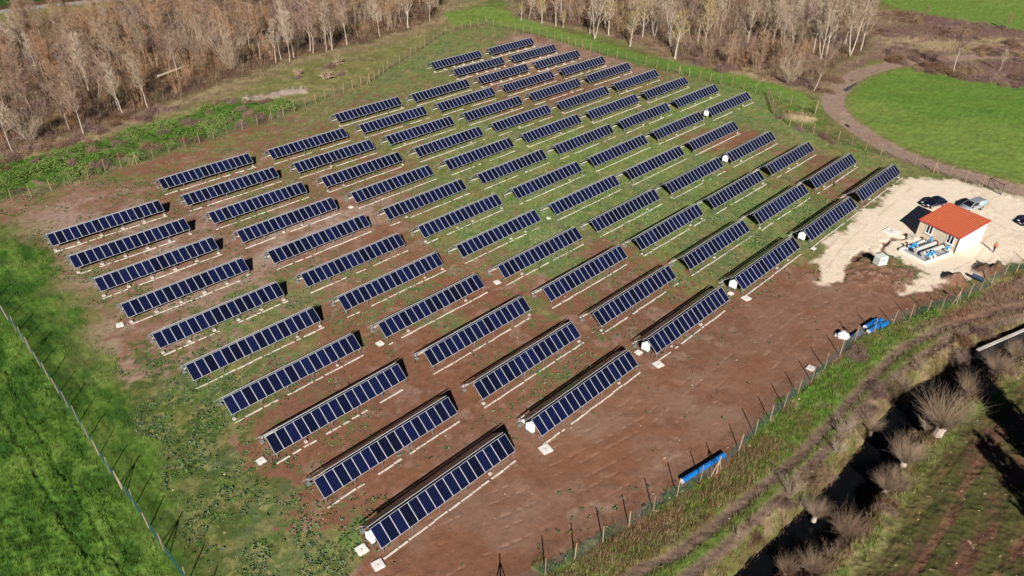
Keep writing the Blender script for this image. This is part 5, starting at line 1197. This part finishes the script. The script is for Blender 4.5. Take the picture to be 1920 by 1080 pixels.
def scatter(name, pts, col, tmpl, smin, smax, seed, label, cat, vz=.8, zb=None):
    r_ = np.random.default_rng(seed); n = len(pts); k = len(tmpl[0])
    if n == 0: return
    ti = r_.integers(0, len(tmpl), n); T = np.stack(tmpl)[ti]
    a = r_.uniform(0, 6.283, n); s = r_.uniform(smin, smax, n)
    ca, sa = np.cos(a)[:, None], np.sin(a)[:, None]
    X = (T[..., 0] * ca - T[..., 1] * sa) * s[:, None] + pts[:, 0:1]
    Y = (T[..., 0] * sa + T[..., 1] * ca) * s[:, None] + pts[:, 1:2]
    Z = T[..., 2] * (s * r_.uniform(vz, 1.2, n))[:, None] + zb[:, None]
    V = np.stack([X, Y, Z], -1).reshape(-1, 3)
    me = mesh_np(name, V, np.arange(len(V)).reshape(-1, 3), [M['plant']])
    cc = np.repeat(np.clip(col * r_.uniform(.7, 1.35, (n, 1)), .004, .8), k, 0)
    add_tint(me, cc); o = link(name, me); tag(o, label, cat, kind='stuff'); return o
def sample(n, dens, ymax, seed, ymin=28):
    """points spread evenly over the land, kept where dens(k, x, y, colour) says so"""
    r_ = np.random.default_rng(seed)
    y = ymin + (ymax - ymin) * r_.random(n) ** .8; x = (r_.random(n) * 2 - 1) * .78 * (CP * y + SP * H)
    z, c, k = look(x, y); keep = r_.random(n) < dens(k, x, y, c)
    return np.stack([x, y], -1)[keep], z[keep], c[keep], k[keep]
g1 = [template(8, .24, .18, .020, .8, 60 + i) for i in range(5)]
P, Zs, Cc, Kk = sample(150000, lambda k, x, y, c: (k == 2) * .75 * np.where(np.abs(side(x, y, P_LEFT_FENCE) - 4) < 4.5, .25, 1), 125, 1)
scatter('wheat_crop', P, Cc * 1.05 + np.array([.006, .01, 0]), g1, .7, 1.5, 2, 'lush green crop growing over the lower left', 'crop', zb=Zs)
g2 = [template(9, .27, .24, .018, 1.0, 70 + i) for i in range(5)]
P, Zs, Cc, Kk = sample(120000, lambda k, x, y, c: (k == 3) * .8 + (k == 5) * .55 + (k == 0) * .35, 120, 3)
scatter('rough_grass', P, Cc * 1.1, g2, .6, 1.7, 4, 'rough mixed grass on the verges and banks', 'grass', zb=Zs)
P, Zs, Cc, Kk = sample(130000, lambda k, x, y, c: (k == 1) * (c[:, 1] > c[:, 0] * .95) * .75, 170, 5)
scatter('field_grass', P, Cc * 1.5, g2, .3, .7, 6, 'short grass between the solar tables', 'grass', zb=Zs)
# bluish weeds: rosettes dotted over the bare soil
w1 = [template(10, .22, .12, .075, 1.1, 80 + i, True) for i in range(4)]
def wd(k, x, y, c):
    cv, pl = controls(x, y); return (k == 1) * np.clip(cv * 1.0 - .05, .012, .5) * sstep(.35, .75, fbm(x, y, 3, 4, 91)) * np.clip(1.5 - y / 130, .05, 1)
P, Zs, Cc, Kk = sample(250000, wd, 120, 7)
rgw = np.random.default_rng(8); tcol = np.where(rgw.random((len(P), 1)) < .5, np.array([[.07, .125, .05]]), np.array([[.12, .165, .095]])) * np.where(rgw.random((len(P), 1)) < .25, np.array([[.9, 1.2, .5]]), 1.0)
scatter('weeds', P, tcol, w1, .25, 1.2, 9, 'leafy bluish weeds dotted over the bare soil', 'weeds', zb=Zs)
# straw and rusty dead stems
s1 = [template(8, .55, .3, .015, .9, 90 + i) for i in range(4)]
def sdn(k, x, y, c):
    fr = side(x, y, P_FRONT_FENCE); return ((k == 3) * ((np.exp(-((fr + 1.8) / 1.3) ** 2)) * .9 * (y < 54) + .03) + (k == 5) * .55)
P, Zs, Cc, Kk = sample(170000, sdn, 100, 10)
rgw = np.random.default_rng(11); tcol = np.where(rgw.random((len(P), 1)) < .5, np.array([[.30, .22, .12]]), np.array([[.16, .075, .04]]))
scatter('dead_stems', P, tcol, s1, .5, 1.3, 12, 'rusty and straw coloured dead stems along the front fence', 'dry grass', zb=Zs)
# straw tufts by the left fence and in the clearings
P, Zs, Cc, Kk = sample(60000, lambda k, x, y, c: ((k == 0) | (k == 9)) * (c[:, 0] > c[:, 1] * 1.15) * .5, 300, 13, 110)
scatter('dry_grass', P, np.clip(Cc * 1.15, 0, .6), s1, .8, 1.9, 14, 'dry pale grass in the clearings and scrub', 'dry grass', zb=Zs)
# tangled undergrowth of the woods
u1 = [template(16, 1.5, .9, .022, .9, 120 + i) for i in range(4)]
# young growth between the trees, one tangled mass
def sapling(seed):
    r_ = np.random.default_rng(seed); V = []
    for s_ in range(7):
        a = r_.uniform(0, 6.28); q = r_.uniform(0, 1.4); b = np.array([q * math.cos(a), q * math.sin(a), 0]); d = np.array([math.cos(a) * .22, math.sin(a) * .22, 1.0]) + r_.normal(0, .07, 3); L_ = r_.uniform(4.2, 8.0)
        t = b + d * L_; V += [b + [.035, 0, 0], b - [.035, 0, 0], t]
        for w_ in range(26):
            u = r_.uniform(.25, 1); p = b + d * L_ * u; e = d * .7 + r_.normal(0, .5, 3); e = e / np.linalg.norm(e) * r_.uniform(.5, 1.5); c_ = np.cross(e, r_.normal(0, 1, 3)); c_ = c_ / np.linalg.norm(c_) * .02
            V += [p - c_, p + c_, p + e]
    return np.array(V, np.float32)
sp1 = [sapling(700 + i) for i in range(4)]
P, Zs, Cc, Kk = sample(4300, lambda k, x, y, c: (k == 8) * .8, 300, 25, 110)
dw_ = np.maximum(sd(P[:, 0], P[:, 1], LWOOD), sd(P[:, 0], P[:, 1], RWOOD)); kp = dw_ > 2.5; P, Zs = P[kp], Zs[kp]
rgw = np.random.default_rng(26); nz_ = fbm(P[:, 0], P[:, 1], 16, 2, 95)[:, None]
tcol = np.where(nz_ > .62, np.array([[.34, .20, .115]]), np.where(nz_ < .36, np.array([[.30, .21, .18]]), np.array([[.33, .25, .17]]))) * rgw.uniform(.75, 1.2, (len(P), 1))
scatter('young_growth', P, tcol, sp1, .6, 1.15, 27, 'leafless young growth standing thick between the trees', 'thicket', zb=Zs)
P, Zs, Cc, Kk = sample(20000, lambda k, x, y, c: (k == 8) * .8, 300, 15, 110)
rgw = np.random.default_rng(16); tcol = np.where(rgw.random((len(P), 1)) < .45, np.array([[.22, .145, .105]]), np.where(rgw.random((len(P), 1)) < .5, np.array([[.16, .15, .06]]), np.array([[.13, .085, .065]])))
scatter('undergrowth', P, tcol, u1, .5, 1.7, 17, 'tangled leafless undergrowth filling the woods', 'undergrowth', zb=Zs)
# rubble: small stones on spoil and along the edges
st = [np.array([(-.12, -.1, 0), (.13, -.08, 0), (0, 0, .12), (.13, -.08, 0), (.05, .13, 0), (0, 0, .12), (.05, .13, 0), (-.12, -.1, 0), (0, 0, .12)], np.float32) * q for q in (.7, 1.0, 1.3)]
def rb(k, x, y, c):
    a = np.exp(-(((x - gp(1655, 510)[0]) / 4) ** 2 + ((y - gp(1655, 510)[1]) / 3) ** 2)) * (k != 7); b = np.exp(-((side(x, y, P_FRONT_FENCE) - .2) / .9) ** 2) * .10; return a * .25 + b + (k == 6) * .010 + (k == 1) * .003 + (k == 4) * .01
P, Zs, Cc, Kk = sample(140000, rb, 130, 18)
scatter('stones', P, np.tile(np.array([[.34, .26, .20]]), (len(P), 1)), st, .35, .95, 19, 'small pale stones scattered on the soil', 'stones', zb=Zs)
# dark brush on both lips of the ditch
def lip(off, n, seed, lab):
    r_ = random.Random(seed)
    for k in range(n):
        i = int((k + r_.random()) / n * (len(DITCH) - 2)); d = DITCH[i + 1] - DITCH[i]; d = d / np.hypot(*d); nn = np.array([-d[1], d[0]]) * (off + r_.uniform(-.7, .7)); q = DITCH[i] + (DITCH[i + 1] - DITCH[i]) * r_.random() + nn
        px, py = proj(*q)
        if not (1360 < px < 1960 and 600 < py < 1110): continue
        s_ = r_.uniform(.35, .75); bl_ = sorted([(1757, 815, 'the largest pollard'), (1693, 873, 'the white stumped pollard'), (1588, 998, 'the round pollard'), (1524, 1062, 'the reddish pollard'), (1868, 692, 'the pollard under the wall'), (1818, 735, 'the purplish pollard'), (1638, 798, 'the upper willow brush'), (1532, 958, 'the track side brush'), (1880, 630, 'the retaining wall')], key=lambda m_: math.hypot(m_[0] - px, m_[1] - py))
        for b_ in bl_:
            l_ = ('small ' if s_ < .5 else 'large ' if s_ > .65 else '') + lab + (' just' if math.hypot(px - b_[0], py - b_[1]) < 35 else '') + (' left of ' if px < b_[0] else ' right of ') + b_[2]
            if l_ not in LABS: break
        LABS.add(l_)
        f_ = r_.random() < .4; plant(r_.choice(T_FAN) if f_ else r_.choice(B_MAUVE), q[0], q[1], s_ * (.55 if f_ else 1), r_.uniform(0, 6), l_, 'bush', 'brush along the ditch')
lip(3.0, 34, 51, 'dark brush on the track side bank'); lip(-2.8, 40, 52, 'dark brush on the field side bank')

# pale dry tufts flecked through the field grass
P, Zs, Cc, Kk = sample(90000, lambda k, x, y, c: (k == 1) * (controls(x, y)[0] > .3) * (fbm(x, y, 6, 3, 97) > .5) * .35, 150, 28)
rgw = np.random.default_rng(29); tcol = np.where(rgw.random((len(P), 1)) < .6, np.array([[.30, .27, .13]]), np.array([[.13, .19, .06]]))
scatter('dry_tufts', P, tcol, g2, .35, .95, 30, 'dry yellowish tufts flecked through the field grass', 'dry grass', zb=Zs)
